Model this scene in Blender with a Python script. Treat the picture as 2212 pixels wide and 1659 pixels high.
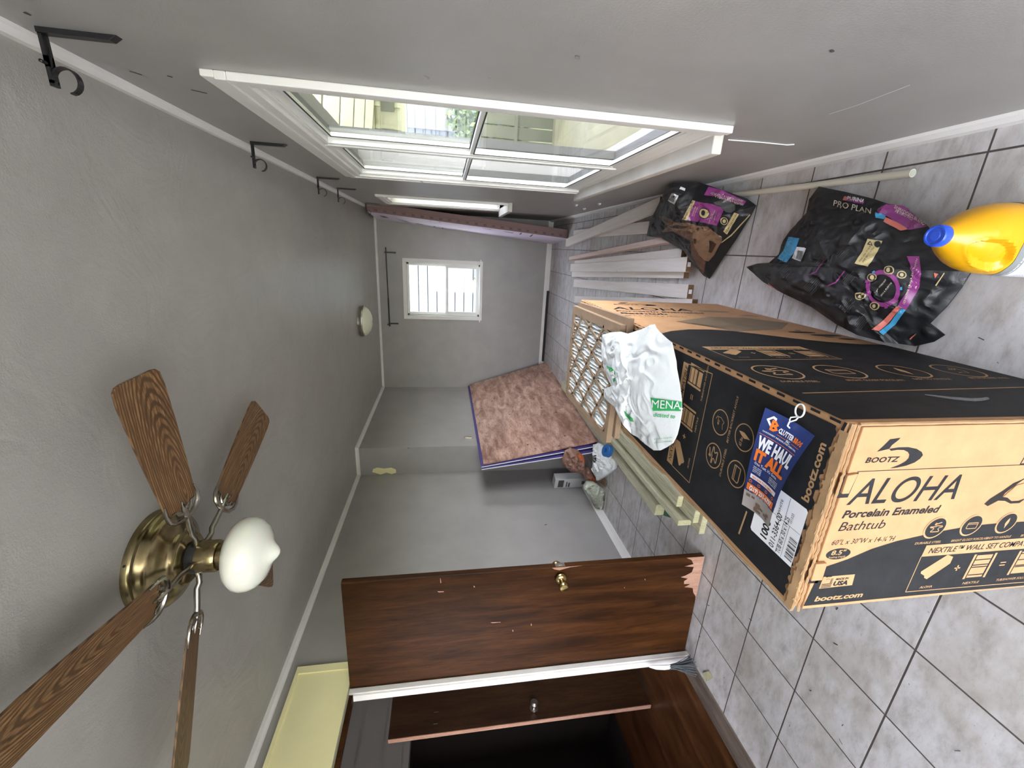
import bpy, bmesh, math, random
from mathutils import Vector, Matrix, noise
from mathutils.bvhtree import BVHTree
random.seed(7)
for _o in list(bpy.data.objects): bpy.data.objects.remove(_o)
FT = 0.3048            # every length below is in feet and scaled to metres on building
C = bpy.context.scene.collection
scene = bpy.context.scene

# ------------------------------------------------------------------ camera
F_PX = 895.9
CAM = Vector((3.92, -2.649, 5.027))
def cam_axes(yaw=-0.3188, pitch=-0.1599, roll=-0.0016):
    cy, sy, cp, sp = math.cos(yaw), math.sin(yaw), math.cos(pitch), math.sin(pitch)
    F = Vector((sy*cp, cy*cp, sp)); R0 = Vector((cy, -sy, 0)); U0 = R0.cross(F)
    R = R0*math.cos(roll) + U0*math.sin(roll); U = -R0*math.sin(roll) + U0*math.cos(roll)
    return -U, -R, F   # directions of picture-right, picture-down, forward (the camera is held on its side)
PR, PD, PF = cam_axes()
cd = bpy.data.cameras.new('camera'); cam = bpy.data.objects.new('camera', cd); C.objects.link(cam)
cd.sensor_fit = 'HORIZONTAL'; cd.sensor_width = 36.0; cd.lens = F_PX/2212*36.0; cd.clip_start = 0.02; cd.clip_end = 300
m = Matrix((PR, -PD, -PF)).transposed().to_4x4(); m.translation = CAM*FT
cam.matrix_world = m
scene.camera = cam
def ray(px, py): return (PR*((px-1106)/F_PX) + PD*((py-829.5)/F_PX) + PF)
def at(px, py, ax, v):          # the point of the plane axis=v seen at that place of the photograph
    d = ray(px, py); return CAM + d*((v-CAM[ax])/d[ax])

# ------------------------------------------------------------------ world, sun, exposure
w = bpy.data.worlds.new('sky'); scene.world = w; w.use_nodes = True
nt = w.node_tree; nt.nodes.clear()
tc = nt.nodes.new('ShaderNodeTexCoord'); sx = nt.nodes.new('ShaderNodeSeparateXYZ'); rp = nt.nodes.new('ShaderNodeValToRGB')
mr = nt.nodes.new('ShaderNodeMapRange'); bg = nt.nodes.new('ShaderNodeBackground'); wo = nt.nodes.new('ShaderNodeOutputWorld')
nt.links.new(tc.outputs['Generated'], sx.inputs[0]); nt.links.new(sx.outputs['Z'], mr.inputs['Value'])
mr.inputs['From Min'].default_value = -1; mr.inputs['From Max'].default_value = 1
nt.links.new(mr.outputs[0], rp.inputs[0]); nt.links.new(rp.outputs[0], bg.inputs[0]); nt.links.new(bg.outputs[0], wo.inputs[0])
e = rp.color_ramp.elements
e[0].position = 0.0; e[0].color = (0.50, 0.48, 0.42, 1)
e[1].position = 1.0; e[1].color = (0.74, 0.78, 1.0, 1)
x_ = e.new(0.47); x_.color = (0.62, 0.61, 0.52, 1)
x_ = e.new(0.53); x_.color = (0.95, 0.92, 1.0, 1)
bg.inputs['Strength'].default_value = 11.2
sd = bpy.data.lights.new('sun', 'SUN'); sd.energy = 6.0; sd.angle = 0.01; sd.color = (1, .93, .80)
so = bpy.data.objects.new('sun', sd); C.objects.link(so)
so.rotation_euler = Vector((0.62, 0.25, -0.75)).to_track_quat('-Z', 'Y').to_euler()
def portal(name, loc, size, rot):
    l = bpy.data.lights.new(name, 'AREA'); l.shape = 'RECTANGLE'; l.size = size[0]*FT; l.size_y = size[1]*FT
    l.cycles.is_portal = True
    o = bpy.data.objects.new(name, l); C.objects.link(o); o.location = Vector(loc)*FT; o.rotation_euler = rot
    return o
portal('portal_front_window', (5.9, 4.95, 4.5), (4.9, 5.8), (0, math.pi/2, 0))
portal('portal_side_window', (5.9, 12.2, 5.0), (4.2, 3.4), (0, math.pi/2, 0))
portal('portal_far_window', (1.9, 18.1, 5.1), (2.9, 3.8), (-math.pi/2, 0, 0))
portal('portal_added_opening', (-6.3, -2.35, 4.6), (2.2, 4.0), (math.pi/2, 0, 0))  # samples the sky through the added opening in the hall's near wall
portal('portal_patio_door', (2.1, -7.5, 3.4), (6.0, 6.8), (math.pi/2, 0, 0))
scene.view_settings.view_transform = 'Standard'; scene.view_settings.look = 'None'
scene.view_settings.exposure = 1.02; scene.view_settings.gamma = 1.0; scene.view_settings.use_curve_mapping = False
cy = scene.cycles
cy.use_denoising = True; cy.max_bounces = 10; cy.diffuse_bounces = 6; cy.glossy_bounces = 4; cy.transmission_bounces = 6; cy.transparent_max_bounces = 12
cy.sample_clamp_indirect = 6.0; cy.caustics_reflective = False; cy.caustics_refractive = False

# ------------------------------------------------------------------ materials
MATS = {}
def new_mat(name):
    mt = bpy.data.materials.new(name); mt.use_nodes = True; MATS[name] = mt
    n = mt.node_tree; return mt, n, n.nodes['Principled BSDF']
def setp(b, **k):
    names = {'rough':'Roughness','metal':'Metallic','spec':'Specular IOR Level','coat':'Coat Weight','trans':'Transmission Weight','sheen':'Sheen Weight','alpha':'Alpha'}
    for a_, v in k.items(): b.inputs[names[a_]].default_value = v
def plain(name, col, **k):
    mt, n, b = new_mat(name); b.inputs['Base Color'].default_value = (*col, 1); setp(b, **k); return mt
def nodes_for(n, scale=(1,1,1), rot=(0,0,0), coord='Object'):
    t = n.nodes.new('ShaderNodeTexCoord'); mp = n.nodes.new('ShaderNodeMapping')
    mp.inputs['Scale'].default_value = [s/FT for s in scale]; mp.inputs['Rotation'].default_value = rot
    n.links.new(t.outputs[coord], mp.inputs[0]); return mp.outputs[0]
def nz(n, vec, scale, detail=4, rough=.55, dist=0):
    t = n.nodes.new('ShaderNodeTexNoise'); t.inputs['Scale'].default_value = scale; t.inputs['Detail'].default_value = detail
    t.inputs['Roughness'].default_value = rough; t.inputs['Distortion'].default_value = dist
    n.links.new(vec, t.inputs['Vector']); return t.outputs['Fac']
def ramp(n, fac, stops):
    r = n.nodes.new('ShaderNodeValToRGB'); el = r.color_ramp.elements
    while len(el) > 2: el.remove(el[-1])
    for i, (p_, c_) in enumerate(stops):
        if i < 2: el[i].position = p_; el[i].color = (*c_, 1)
        else: q = el.new(p_); q.color = (*c_, 1)
    n.links.new(fac, r.inputs[0]); return r.outputs[0]
def mixc(n, fac, a_, b_, mode='MIX'):
    x = n.nodes.new('ShaderNodeMix'); x.data_type = 'RGBA'; x.blend_type = mode
    for inp, v in ((x.inputs[0], fac), (x.inputs[6], a_), (x.inputs[7], b_)):
        if isinstance(v, (int, float)): inp.default_value = v
        elif isinstance(v, tuple): inp.default_value = (*v, 1)
        else: n.links.new(v, inp)
    return x.outputs[2]
def math_(n, op, a_, b_=0.0):
    x = n.nodes.new('ShaderNodeMath'); x.operation = op
    for inp, v in ((x.inputs[0], a_), (x.inputs[1], b_)):
        if isinstance(v, (int, float)): inp.default_value = v
        else: n.links.new(v, inp)
    return x.outputs[0]
def bump(n, b, h, strength=.3, dist=.01):
    x = n.nodes.new('ShaderNodeBump'); x.inputs['Strength'].default_value = strength; x.inputs['Distance'].default_value = dist
    n.links.new(h, x.inputs['Height']); n.links.new(x.outputs[0], b.inputs['Normal']); return x
def paint(name, col, rough=.38, dirt=.06, bscale=60, bs=.12, waves=0.0, marks=True):
    mt, n, b = new_mat(name); v = nodes_for(n)
    f1 = nz(n, v, 1.3, 5); f2 = nz(n, v, bscale, 3)
    c1 = ramp(n, f1, [(.3, tuple(x*(1-dirt) for x in col)), (.7, tuple(min(1, x*(1+dirt)) for x in col))])
    if marks:
        f3 = nz(n, v, 5.5, 2); c1 = mixc(n, ramp(n, f3, [(.765, (0,0,0)), (.79, (1,1,1))]), c1, tuple(x*.55 for x in col))
    n.links.new(c1, b.inputs['Base Color']); setp(b, rough=rough)
    h = f2
    if waves: 
        h = math_(n, 'ADD', math_(n, 'MULTIPLY', nz(n, v, 1.1, 3, .6, 1.0), waves), math_(n, 'MULTIPLY', f2, .1))
        bump(n, b, h, .5, .02)
    else: bump(n, b, h, bs, .004)
    return mt
paint('wall_paint', (.36, .345, .335), .36)
paint('ceiling_paint', (.385, .367, .34), .34, waves=.8, marks=False)
paint('white_trim', (.82, .80, .78), .42, .05)
paint('sill_paint', (.66, .64, .59), .45, .12)
paint('cream_panel', (.93, .86, .50), .5, .03)
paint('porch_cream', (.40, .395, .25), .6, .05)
plain('vinyl_white', (.80, .80, .78), rough=.35)
plain('aluminium', (.10, .10, .095), rough=.5)
plain('seal_black', (.02, .02, .02), rough=.7)
plain('black_iron', (.012, .012, .014), rough=.38)
def glass_mat():
    mt = bpy.data.materials.new('glass'); mt.use_nodes = True; n = mt.node_tree; n.nodes.clear(); MATS['glass'] = mt
    o = n.nodes.new('ShaderNodeOutputMaterial'); tr = n.nodes.new('ShaderNodeBsdfTransparent'); gl = n.nodes.new('ShaderNodeBsdfGlossy')
    gl.inputs['Roughness'].default_value = .02; tr.inputs[0].default_value = (.93, .96, .93, 1)
    lw = n.nodes.new('ShaderNodeLayerWeight'); pw = math_(n, 'POWER', lw.outputs['Facing'], 4.0); fr = math_(n, 'ADD', math_(n, 'MULTIPLY', pw, .55), .05); mx = n.nodes.new('ShaderNodeMixShader')
    n.links.new(fr, mx.inputs[0]); n.links.new(tr.outputs[0], mx.inputs[1]); n.links.new(gl.outputs[0], mx.inputs[2]); n.links.new(mx.outputs[0], o.inputs[0])
glass_mat()
def floor_mat():
    mt, n, b = new_mat('floor_tile'); v = nodes_for(n)
    s = n.nodes.new('ShaderNodeSeparateXYZ'); n.links.new(v, s.inputs[0])
    ds = [math_(n, 'ABSOLUTE', math_(n, 'SUBTRACT', math_(n, 'FRACT', math_(n, 'ADD', s.outputs[i], .5)), .5)) for i in (0, 1)]
    d = math_(n, 'MINIMUM', *ds)
    g = n.nodes.new('ShaderNodeMapRange'); g.inputs['From Min'].default_value = .007; g.inputs['From Max'].default_value = .012; n.links.new(d, g.inputs['Value'])
    vt = n.nodes.new('ShaderNodeTexVoronoi'); vt.inputs['Scale'].default_value = 1.0
    fz = n.nodes.new('ShaderNodeVectorMath'); fz.operation = 'MULTIPLY'; fz.inputs[1].default_value = (1, 1, 0); n.links.new(v, fz.inputs[0])
    fl = n.nodes.new('ShaderNodeVectorMath'); fl.operation = 'FLOOR'; n.links.new(fz.outputs[0], fl.inputs[0])
    wn = n.nodes.new('ShaderNodeTexWhiteNoise'); n.links.new(fl.outputs[0], wn.inputs[0])
    ad = n.nodes.new('ShaderNodeVectorMath'); ad.operation = 'MULTIPLY_ADD'; n.links.new(wn.outputs[1], ad.inputs[0]); ad.inputs[1].default_value = (9, 9, 9); n.links.new(v, ad.inputs[2])
    mp = n.nodes.new('ShaderNodeMapping'); mp.inputs['Rotation'].default_value = (0, 0, .7); mp.inputs['Scale'].default_value = (1, 2.2, 1); n.links.new(ad.outputs[0], mp.inputs[0])
    f1 = nz(n, mp.outputs[0], 3.0, 6, .65); f2 = nz(n, mp.outputs[0], 14, 5, .7)
    base = ramp(n, f1, [(.3, (.37, .345, .33)), (.5, (.545, .525, .525)), (.75, (.66, .65, .67))])
    base = mixc(n, ramp(n, f2, [(.28, (.6,.6,.6)), (.42, (0,0,0))]), base, (.34, .31, .29))
    sp = nz(n, v, 24, 3, .5); base = mixc(n, ramp(n, sp, [(.72, (0,0,0)), (.76, (.8,.8,.8))]), base, (.09, .08, .075))
    dr = nz(n, v, .9, 4, .6); base = mixc(n, ramp(n, dr, [(.48, (0,0,0)), (.68, (.5,.5,.5))]), base, (.33, .27, .21))
    col = mixc(n, g.outputs[0], (.085, .07, .065), base); n.links.new(col, b.inputs['Base Color'])
    n.links.new(ramp(n, f2, [(.3, (.45,)*3), (.7, (.28,)*3)]), b.inputs['Roughness'])
    bump(n, b, math_(n, 'ADD', g.outputs[0], math_(n, 'MULTIPLY', f1, .25)), .5, .003)
floor_mat()
def wood(name, c_lo, c_hi, axis=2, scale=1.0, stretch=.07, rough=.45, contrast=(.35, .68), knots=None, fine=True):
    mt, n, b = new_mat(name); sc = [1, 1, 1]; sc[axis] = stretch
    v = nodes_for(n, sc); f = nz(n, v, 9*scale, 6, .62, .6)
    col = ramp(n, f, [(contrast[0], c_lo), (contrast[1], c_hi)])
    if fine:
        g = nz(n, v, 60*scale, 3, .6); col = mixc(n, ramp(n, g, [(.45, (0,0,0)), (.7, (.5,.5,.5))]), col, tuple(x*.5 for x in c_lo))
    if knots:
        v2 = nodes_for(n); vo = n.nodes.new('ShaderNodeTexVoronoi'); vo.inputs['Scale'].default_value = knots[0]; n.links.new(v2, vo.inputs['Vector'])
        col = mixc(n, ramp(n, vo.outputs['Distance'], [(knots[1], (1,1,1)), (knots[1]*2.4, (0,0,0))]), col, knots[2])
    n.links.new(col, b.inputs['Base Color']); setp(b, rough=rough); bump(n, b, f, .12, .004); return mt
wood('door_mahogany', (.022, .007, .0015), (.075, .026, .006), 2, .55, .10, .5)
MATS['door_mahogany'].node_tree.nodes['Principled BSDF'].inputs['Specular IOR Level'].default_value = .14
wood('inner_door_wood', (.035, .014, .006), (.08, .035, .013), 2, .5, .10, .4)
wood('pine', (.80, .73, .68), (.93, .88, .85), 1, .8, .06, .6, fine=False, knots=(1.6, .05, (.36, .22, .14)))
wood('pine_pink', (.72, .54, .48), (.86, .70, .64), 1, .8, .06, .6, fine=False)
wood('pine_end', (.16, .09, .045), (.27, .16, .08), 2, 1, .5, .8)
wood('treated_pine', (.36, .34, .22), (.60, .57, .42), 1, 1.3, .05, .62)
wood('treated_end', (.42, .40, .24), (.62, .58, .36), 2, 2, .5, .8)
def oak():
    mt, n, b = new_mat('oak'); t = n.nodes.new('ShaderNodeTexCoord'); mp = n.nodes.new('ShaderNodeMapping')
    mp.inputs['Location'].default_value = (-.9*.16, -.07, 0); mp.inputs['Scale'].default_value = (.16/FT, 1/FT, 0); n.links.new(t.outputs['Object'], mp.inputs[0])
    wv = n.nodes.new('ShaderNodeTexWave'); wv.wave_type = 'RINGS'; wv.rings_direction = 'SPHERICAL'; wv.inputs['Scale'].default_value = 16; wv.inputs['Distortion'].default_value = 2.6; wv.inputs['Detail'].default_value = 3; wv.inputs['Detail Scale'].default_value = 1.6
    n.links.new(mp.outputs[0], wv.inputs['Vector'])
    v = nodes_for(n, (.05, 1, 1)); f = nz(n, v, 55, 4, .6)
    c1 = ramp(n, wv.outputs['Fac'], [(.15, (.085, .040, .013)), (.75, (.27, .15, .068))])
    c1 = mixc(n, ramp(n, f, [(.42, (.75,.75,.75)), (.62, (0,0,0))]), c1, (.075, .036, .013)); n.links.new(c1, b.inputs['Base Color']); setp(b, rough=.42); return mt
oak()
wood('plywood', (.20, .085, .055), (.62, .40, .31), 1, .40, .3, .5, (.32, .66), knots=(2.2, .05, (.07, .03, .02)))
wood('splinter_wood', (.42, .22, .15), (.60, .36, .26), 2, 2, .1, .7)
wood('vinyl_floor', (.05, .018, .007), (.14, .058, .022), 1, .3, .25, .3)
wood('threshold_wood', (.10, .075, .06), (.22, .175, .14), 1, .8, .1, .5)
plain('void_shade', (.008, .004, .003), rough=.8)  # near-black colour standing in for shade inside openings
def metal(name, c1, c2, rough=.25):
    mt, n, b = new_mat(name); v = nodes_for(n); f = nz(n, v, 6, 4)
    n.links.new(ramp(n, f, [(.35, c1), (.65, c2)]), b.inputs['Base Color']); setp(b, metal=1.0, rough=rough); return mt
metal('antique_brass', (.23, .175, .085), (.36, .29, .16), .24)
metal('pewter', (.30, .27, .23), (.42, .39, .34), .26)
metal('brass', (.42, .32, .13), (.55, .43, .20), .25)
metal('brushed_nickel', (.42, .39, .34), (.55, .52, .46), .3)
plain('opal_glass', (.90, .90, .82), rough=.12, coat=.5); MATS['opal_glass'].node_tree.nodes['Principled BSDF'].inputs['Subsurface Weight'].default_value = .25
MATS['opal_glass'].node_tree.nodes['Principled BSDF'].inputs['Subsurface Scale'].default_value = .02
plain('dome_glass', (.78, .79, .60), rough=.3)
def card(name, col, dirt=.1):
    mt, n, b = new_mat(name); v = nodes_for(n); f = nz(n, v, 5, 6, .6); g = nz(n, v, 40, 3)
    c1 = ramp(n, f, [(.3, tuple(x*(1-dirt) for x in col)), (.7, tuple(min(1, x*(1+dirt)) for x in col))])
    n.links.new(c1, b.inputs['Base Color']); setp(b, rough=.72, spec=.25); bump(n, b, g, .15, .002); return mt
card('cardboard', (.42, .235, .118)); card('cardboard_edge', (.37, .23, .12), .25); card('cardboard_dark', (.20, .12, .07))
card('filter_card', (.27, .185, .12)); card('ink_black', (.020, .020, .022), .25); card('ink_grey', (.20, .145, .095)); card('card_print', (.40, .245, .125))
MATS['ink_black'].node_tree.nodes['Principled BSDF'].inputs['Roughness'].default_value = .62; MATS['ink_black'].node_tree.nodes['Principled BSDF'].inputs['Specular IOR Level'].default_value = .12
plain('pleat_white', (.66, .67, .64), rough=.9)
plain('label_white', (.80, .81, .84), rough=.5); plain('print_black', (.02, .02, .022), rough=.5)
plain('tag_blue', (.022, .042, .17), rough=.3); plain('tag_orange', (.85, .20, .03), rough=.3); plain('tag_white', (.85, .85, .88), rough=.3); plain('tag_red', (.60, .10, .05), rough=.3)
plain('photo_grey', (.42, .38, .36), rough=.35); plain('photo_brown', (.20, .13, .09), rough=.35)
plain('white_plastic', (.82, .82, .80), rough=.4); plain('pvc', (.70, .66, .55), rough=.35)
def plastic_bag(name, col, rough=.22, trans=0):
    mt, n, b = new_mat(name); v = nodes_for(n); f = nz(n, v, 9, 4, .6, 1.2)
    b.inputs['Base Color'].default_value = (*col, 1); setp(b, rough=rough); bump(n, b, f, .4, .004); return mt
plastic_bag('bag_white', (.80, .83, .84)); plastic_bag('bag_black', (.011, .011, .013), .45); plastic_bag('bag_pale', (.48, .50, .42), .4)
plastic_bag('bag_brown', (.22, .12, .09), .45); plastic_bag('rag_orange', (.42, .10, .03), .6); plastic_bag('bag_charcoal', (.028, .026, .026), .4)
plain('print_green', (.04, .40, .12), rough=.35); plain('magenta', (.25, .045, .20), rough=.3); plain('print_gold', (.55, .44, .22), rough=.35)
plain('print_blue', (.06, .33, .58), rough=.35); plain('print_coral', (.62, .17, .13), rough=.35); plain('print_grey', (.075, .075, .078), rough=.4); plain('dog_brown', (.11, .055, .035), rough=.35); plain('dog_tan', (.19, .11, .065), rough=.35); plain('dog_dark', (.035, .015, .01), rough=.4)
plain('print_cream', (.60, .55, .42), rough=.4); plain('print_silver', (.6, .6, .62), rough=.3)
plain('jug_yellow', (.72, .36, .008), rough=.33); plain('cap_blue', (.022, .085, .60), rough=.35); plain('label_silver', (.23, .25, .25), rough=.35)
plain('drywall_purple', (.075, .055, .22), rough=.7); plain('drywall_white', (.72, .72, .76), rough=.8); plain('foam_edge', (.27, .17, .165), rough=.7)
plain('foam_lilac', (.78, .70, .88), rough=.4); plain('foam_print', (.10, .08, .11), rough=.5)
plain('foam_mark', (.17, .10, .10), rough=.6)
plain('tape_blue', (.02, .10, .28), rough=.3); plain('carton_white', (.60, .60, .60), rough=.5); plain('dark_green', (.01, .10, .06), rough=.5)
plain('bristle', (.06, .07, .08), rough=.7); plain('vinyl_siding', (.085, .10, .13), rough=.8); plain('fence_paint', (.13, .135, .15), rough=.8); plain('siding_line', (.03, .035, .05), rough=.8); plain('steel_dark', (.10, .10, .10), rough=.5)
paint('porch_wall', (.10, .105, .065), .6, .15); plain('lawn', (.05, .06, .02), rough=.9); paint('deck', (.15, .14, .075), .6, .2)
plain('bounce_concrete', (.46, .44, .41), rough=.9)
def translucent(name, col):
    mt = bpy.data.materials.new(name); mt.use_nodes = True; n = mt.node_tree; n.nodes.clear(); MATS[name] = mt
    o = n.nodes.new('ShaderNodeOutputMaterial'); d = n.nodes.new('ShaderNodeBsdfDiffuse'); t = n.nodes.new('ShaderNodeBsdfTranslucent'); mx = n.nodes.new('ShaderNodeMixShader')
    for q in (d, t): q.inputs[0].default_value = (*col, 1)
    mx.inputs[0].default_value = .62; n.links.new(d.outputs[0], mx.inputs[1]); n.links.new(t.outputs[0], mx.inputs[2]); n.links.new(mx.outputs[0], o.inputs[0])
translucent('porch_roof_sheet', (.90, .90, .96))  # translucency added so the roof glows and passes daylight into the room
def leafy():
    mt, n, b = new_mat('leaves'); v = nodes_for(n); f = nz(n, v, 3, 3)
    n.links.new(ramp(n, f, [(.35, (.012, .035, .004)), (.6, (.07, .11, .012)), (.7, (.16, .15, .04))]), b.inputs['Base Color']); setp(b, rough=.6)
leafy()

# ------------------------------------------------------------------ mesh helpers
BASE = {}
class MB:
    def __init__(s): s.v = []; s.f = []; s.m = []; s.mi = 0
    def add(s, vs, fs):
        o = len(s.v); s.v += [Vector(x) for x in vs]; s.f += [tuple(i+o for i in f) for f in fs]; s.m += [s.mi]*len(fs); return s
    def box(s, lo, hi, rot=None, piv=None):
        x0, y0, z0 = lo; x1, y1, z1 = hi
        vs = [Vector(p) for p in ((x0,y0,z0),(x1,y0,z0),(x1,y1,z0),(x0,y1,z0),(x0,y0,z1),(x1,y0,z1),(x1,y1,z1),(x0,y1,z1))]
        if rot is not None:
            pv = Vector(piv) if piv is not None else sum(vs, Vector())/8; vs = [rot @ (v-pv) + pv for v in vs]
        return s.add(vs, [(3,2,1,0),(4,5,6,7),(0,1,5,4),(1,2,6,5),(2,3,7,6),(3,0,4,7)])
    def hexa(s, b4, t4):
        return s.add(list(b4)+list(t4), [(3,2,1,0),(4,5,6,7),(0,1,5,4),(1,2,6,5),(2,3,7,6),(3,0,4,7)])
    def slab(s, q, th):   # quad q (4 pts) given a thickness vector
        th = Vector(th); q = [Vector(p) for p in q]; return s.hexa(q, [p+th for p in q])
    def prism(s, pts, th):
        n = len(pts); th = Vector(th); p = [Vector(x) for x in pts]
        return s.add(p+[x+th for x in p], [tuple(range(n-1,-1,-1)), tuple(range(n, 2*n))]+[(i, (i+1)%n, n+(i+1)%n, n+i) for i in range(n)])
    def poly(s, pts): return s.add(pts, [tuple(range(len(pts)))])
    def lathe(s, prof, base, axis=(0,0,1), n=40, ref=None, caps=True, squash=None):
        ax = Vector(axis).normalized(); r = Vector(ref) if ref else (Vector((1,0,0)) if abs(ax.x) < .9 else Vector((0,1,0)))
        u = (r - ax*r.dot(ax)).normalized(); w_ = ax.cross(u); vs = []; fs = []
        for (rad, h) in prof:
            for k in range(n):
                a_ = 2*math.pi*k/n; vs.append(Vector(base)+ax*h+(u*math.cos(a_)+w_*math.sin(a_)*(squash or 1))*rad)
        for i in range(len(prof)-1):
            for k in range(n): fs.append((i*n+k, i*n+(k+1)%n, (i+1)*n+(k+1)%n, (i+1)*n+k))
        if caps: fs.append(tuple(range(n-1,-1,-1))); fs.append(tuple((len(prof)-1)*n+k for k in range(n)))
        return s.add(vs, fs)
    def tube(s, path, r, n=10, flat=None, closed=False):
        p = [Vector(x) for x in path]; vs = []; fs = []; N = len(p)
        rr = r if isinstance(r, (list, tuple)) else [r]*N; up = None
        for i in range(N):
            if closed: d = (p[(i+1)%N]-p[i-1]).normalized()
            else: d = (p[min(i+1, N-1)]-p[max(i-1, 0)]).normalized()
            if up is None: up = Vector((0,0,1)) if abs(d.z) < .9 else Vector((1,0,0))
            a_ = (up - d*up.dot(d)); a_ = a_.normalized() if a_.length > 1e-6 else Vector((1,0,0)); b_ = d.cross(a_); up = a_
            for k in range(n):
                t = 2*math.pi*k/n; vs.append(p[i]+a_*math.cos(t)*rr[i]+b_*math.sin(t)*rr[i]*(flat or 1))
        for i in range(N if closed else N-1):
            j = (i+1) % N
            for k in range(n): fs.append((i*n+k, j*n+k, j*n+(k+1)%n, i*n+(k+1)%n))
        if not closed: fs.append(tuple(range(n))); fs.append(tuple((N-1)*n+k for k in range(n-1,-1,-1)))
        return s.add(vs, fs)
    def bvh(s): return BVHTree.FromPolygons(s.v, [list(f) for f in s.f])
    def build(s, name, mat, parent=None, smooth=False, bevel=0, kind=None, org=None, label=None):
        me = bpy.data.meshes.new(name)
        o_ = Vector(org) if org is not None else (BASE[parent.name] if parent is not None else Vector((0,0,0)))
        me.from_pydata([(v-o_)*FT for v in s.v], [], s.f); me.update()
        for mm in (mat if isinstance(mat, (list, tuple)) else [mat]): me.materials.append(MATS[mm])
        if isinstance(mat, (list, tuple)): me.polygons.foreach_set('material_index', s.m)
        bm = bmesh.new(); bm.from_mesh(me); bmesh.ops.recalc_face_normals(bm, faces=bm.faces)
        if smooth:
            for f_ in bm.faces: f_.smooth = True
            for e_ in bm.edges:
                if len(e_.link_faces) == 2 and e_.calc_face_angle(0) > math.radians(42): e_.smooth = False
        bm.to_mesh(me); bm.free()
        o = bpy.data.objects.new(name, me); C.objects.link(o)
        if parent is not None: o.parent = parent
        else: o.location = o_*FT
        BASE[o.name] = o_
        if bevel:
            b_ = o.modifiers.new('edge', 'BEVEL'); b_.width = bevel*FT; b_.segments = 2; b_.limit_method = 'ANGLE'
        if kind: o['kind'] = kind
        if label: o['label'] = label
        return o
def thing(name, label, cat, loc, group=None):
    o = bpy.data.objects.new(name, None); C.objects.link(o); o.location = Vector(loc)*FT; o.empty_display_size = .05
    BASE[o.name] = Vector(loc); o['label'] = label; o['category'] = cat
    if group: o['group'] = group
    return o
def tag(o, label, cat, group=None):
    o['label'] = label; o['category'] = cat
    if group: o['group'] = group
    return o
_tc = {}
def glyphs(txt, bold=0, res=2):
    key = (txt, bold, res)
    if key not in _tc:
        c = bpy.data.curves.new('t', 'FONT'); c.body = txt; c.resolution_u = res; c.offset = bold
        o = bpy.data.objects.new('t', c); me = o.to_mesh()
        _tc[key] = ([(v.co.x, v.co.y) for v in me.vertices], [tuple(p.vertices) for p in me.polygons], )
        o.to_mesh_clear(); bpy.data.objects.remove(o); bpy.data.curves.remove(c)
    return _tc[key]
def text(mb, fn, txt, x, y, h, width=None, bold=0, shear=0, res=None):
    res = res or (8 if h > .1 else 4 if h > .04 else 2)
    """write txt with its baseline start at (x, y) of the surface map fn, capital height h, optionally stretched to a width"""
    vs, fs = glyphs(txt, bold, res); s_ = h/.69
    wd = max(v[0] for v in vs) or 1; sxx = (width/wd) if width else s_
    mb.add([fn(x+v[0]*sxx+v[1]*s_*shear, y+v[1]*s_) for v in vs], fs)
def split(tris, L):
    out = []; st = list(tris)
    while st:
        a_, b_, c_ = st.pop(); e_ = [((a_[0]-b_[0])**2+(a_[1]-b_[1])**2, 0), ((b_[0]-c_[0])**2+(b_[1]-c_[1])**2, 1), ((c_[0]-a_[0])**2+(c_[1]-a_[1])**2, 2)]
        mx = max(e_)
        if mx[0] <= L*L: out.append((a_, b_, c_)); continue
        if mx[1] == 1: a_, b_, c_ = b_, c_, a_
        elif mx[1] == 2: a_, b_, c_ = c_, a_, b_
        m_ = ((a_[0]+b_[0])/2, (a_[1]+b_[1])/2); st += [(a_, m_, c_), (m_, b_, c_)]
    return out
def drape(mb, bvh, tris, L=6, off=.006):
    """lay flat artwork (triangles in photograph coordinates) onto the surface it is printed on"""
    for t in split(tris, L):
        q = []
        for (x, y) in t:
            h = bvh.ray_cast(CAM, ray(x, y).normalized())
            if h[0] is None: break
            nn = h[1] if h[1].dot(CAM-h[0]) > 0 else -h[1]
            q.append(h[0]+nn*off)
        if len(q) == 3 and max((q[0]-q[1]).length, (q[1]-q[2]).length, (q[2]-q[0]).length) < .5: mb.add(q, [(0,1,2)])
def fan_tris(pts):
    from mathutils.geometry import tessellate_polygon
    return [tuple(pts[i] for i in t) for t in tessellate_polygon([[Vector((p[0], p[1], 0)) for p in pts]])]
def drape_poly(mb, bvh, pts, **k): drape(mb, bvh, fan_tris(pts), **k)
def drape_text(mb, bvh, txt, p0, p1, h, bold=0, slant=0, up=-1, **k):
    """text from p0 to p1 (baseline in the photograph), capital height h px; up=-1: letters stand to the left-hand side of the baseline"""
    vs, fs = glyphs(txt, bold, 2 if h > 6 else 1); wd = max(v[0] for v in vs); ex = ((p1[0]-p0[0])/wd, (p1[1]-p0[1])/wd)
    l = math.hypot(*ex); ey = (ex[1]/l*h/.69*-up, -ex[0]/l*h/.69*-up)
    pp = [(p0[0]+v[0]*ex[0]+v[1]*(ey[0]+slant*ex[0]), p0[1]+v[0]*ex[1]+v[1]*(ey[1]+slant*ex[1])) for v in vs]
    tr = []
    for f_ in fs: tr += fan_tris([pp[i] for i in f_])
    drape(mb, bvh, tr, **k)
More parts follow.
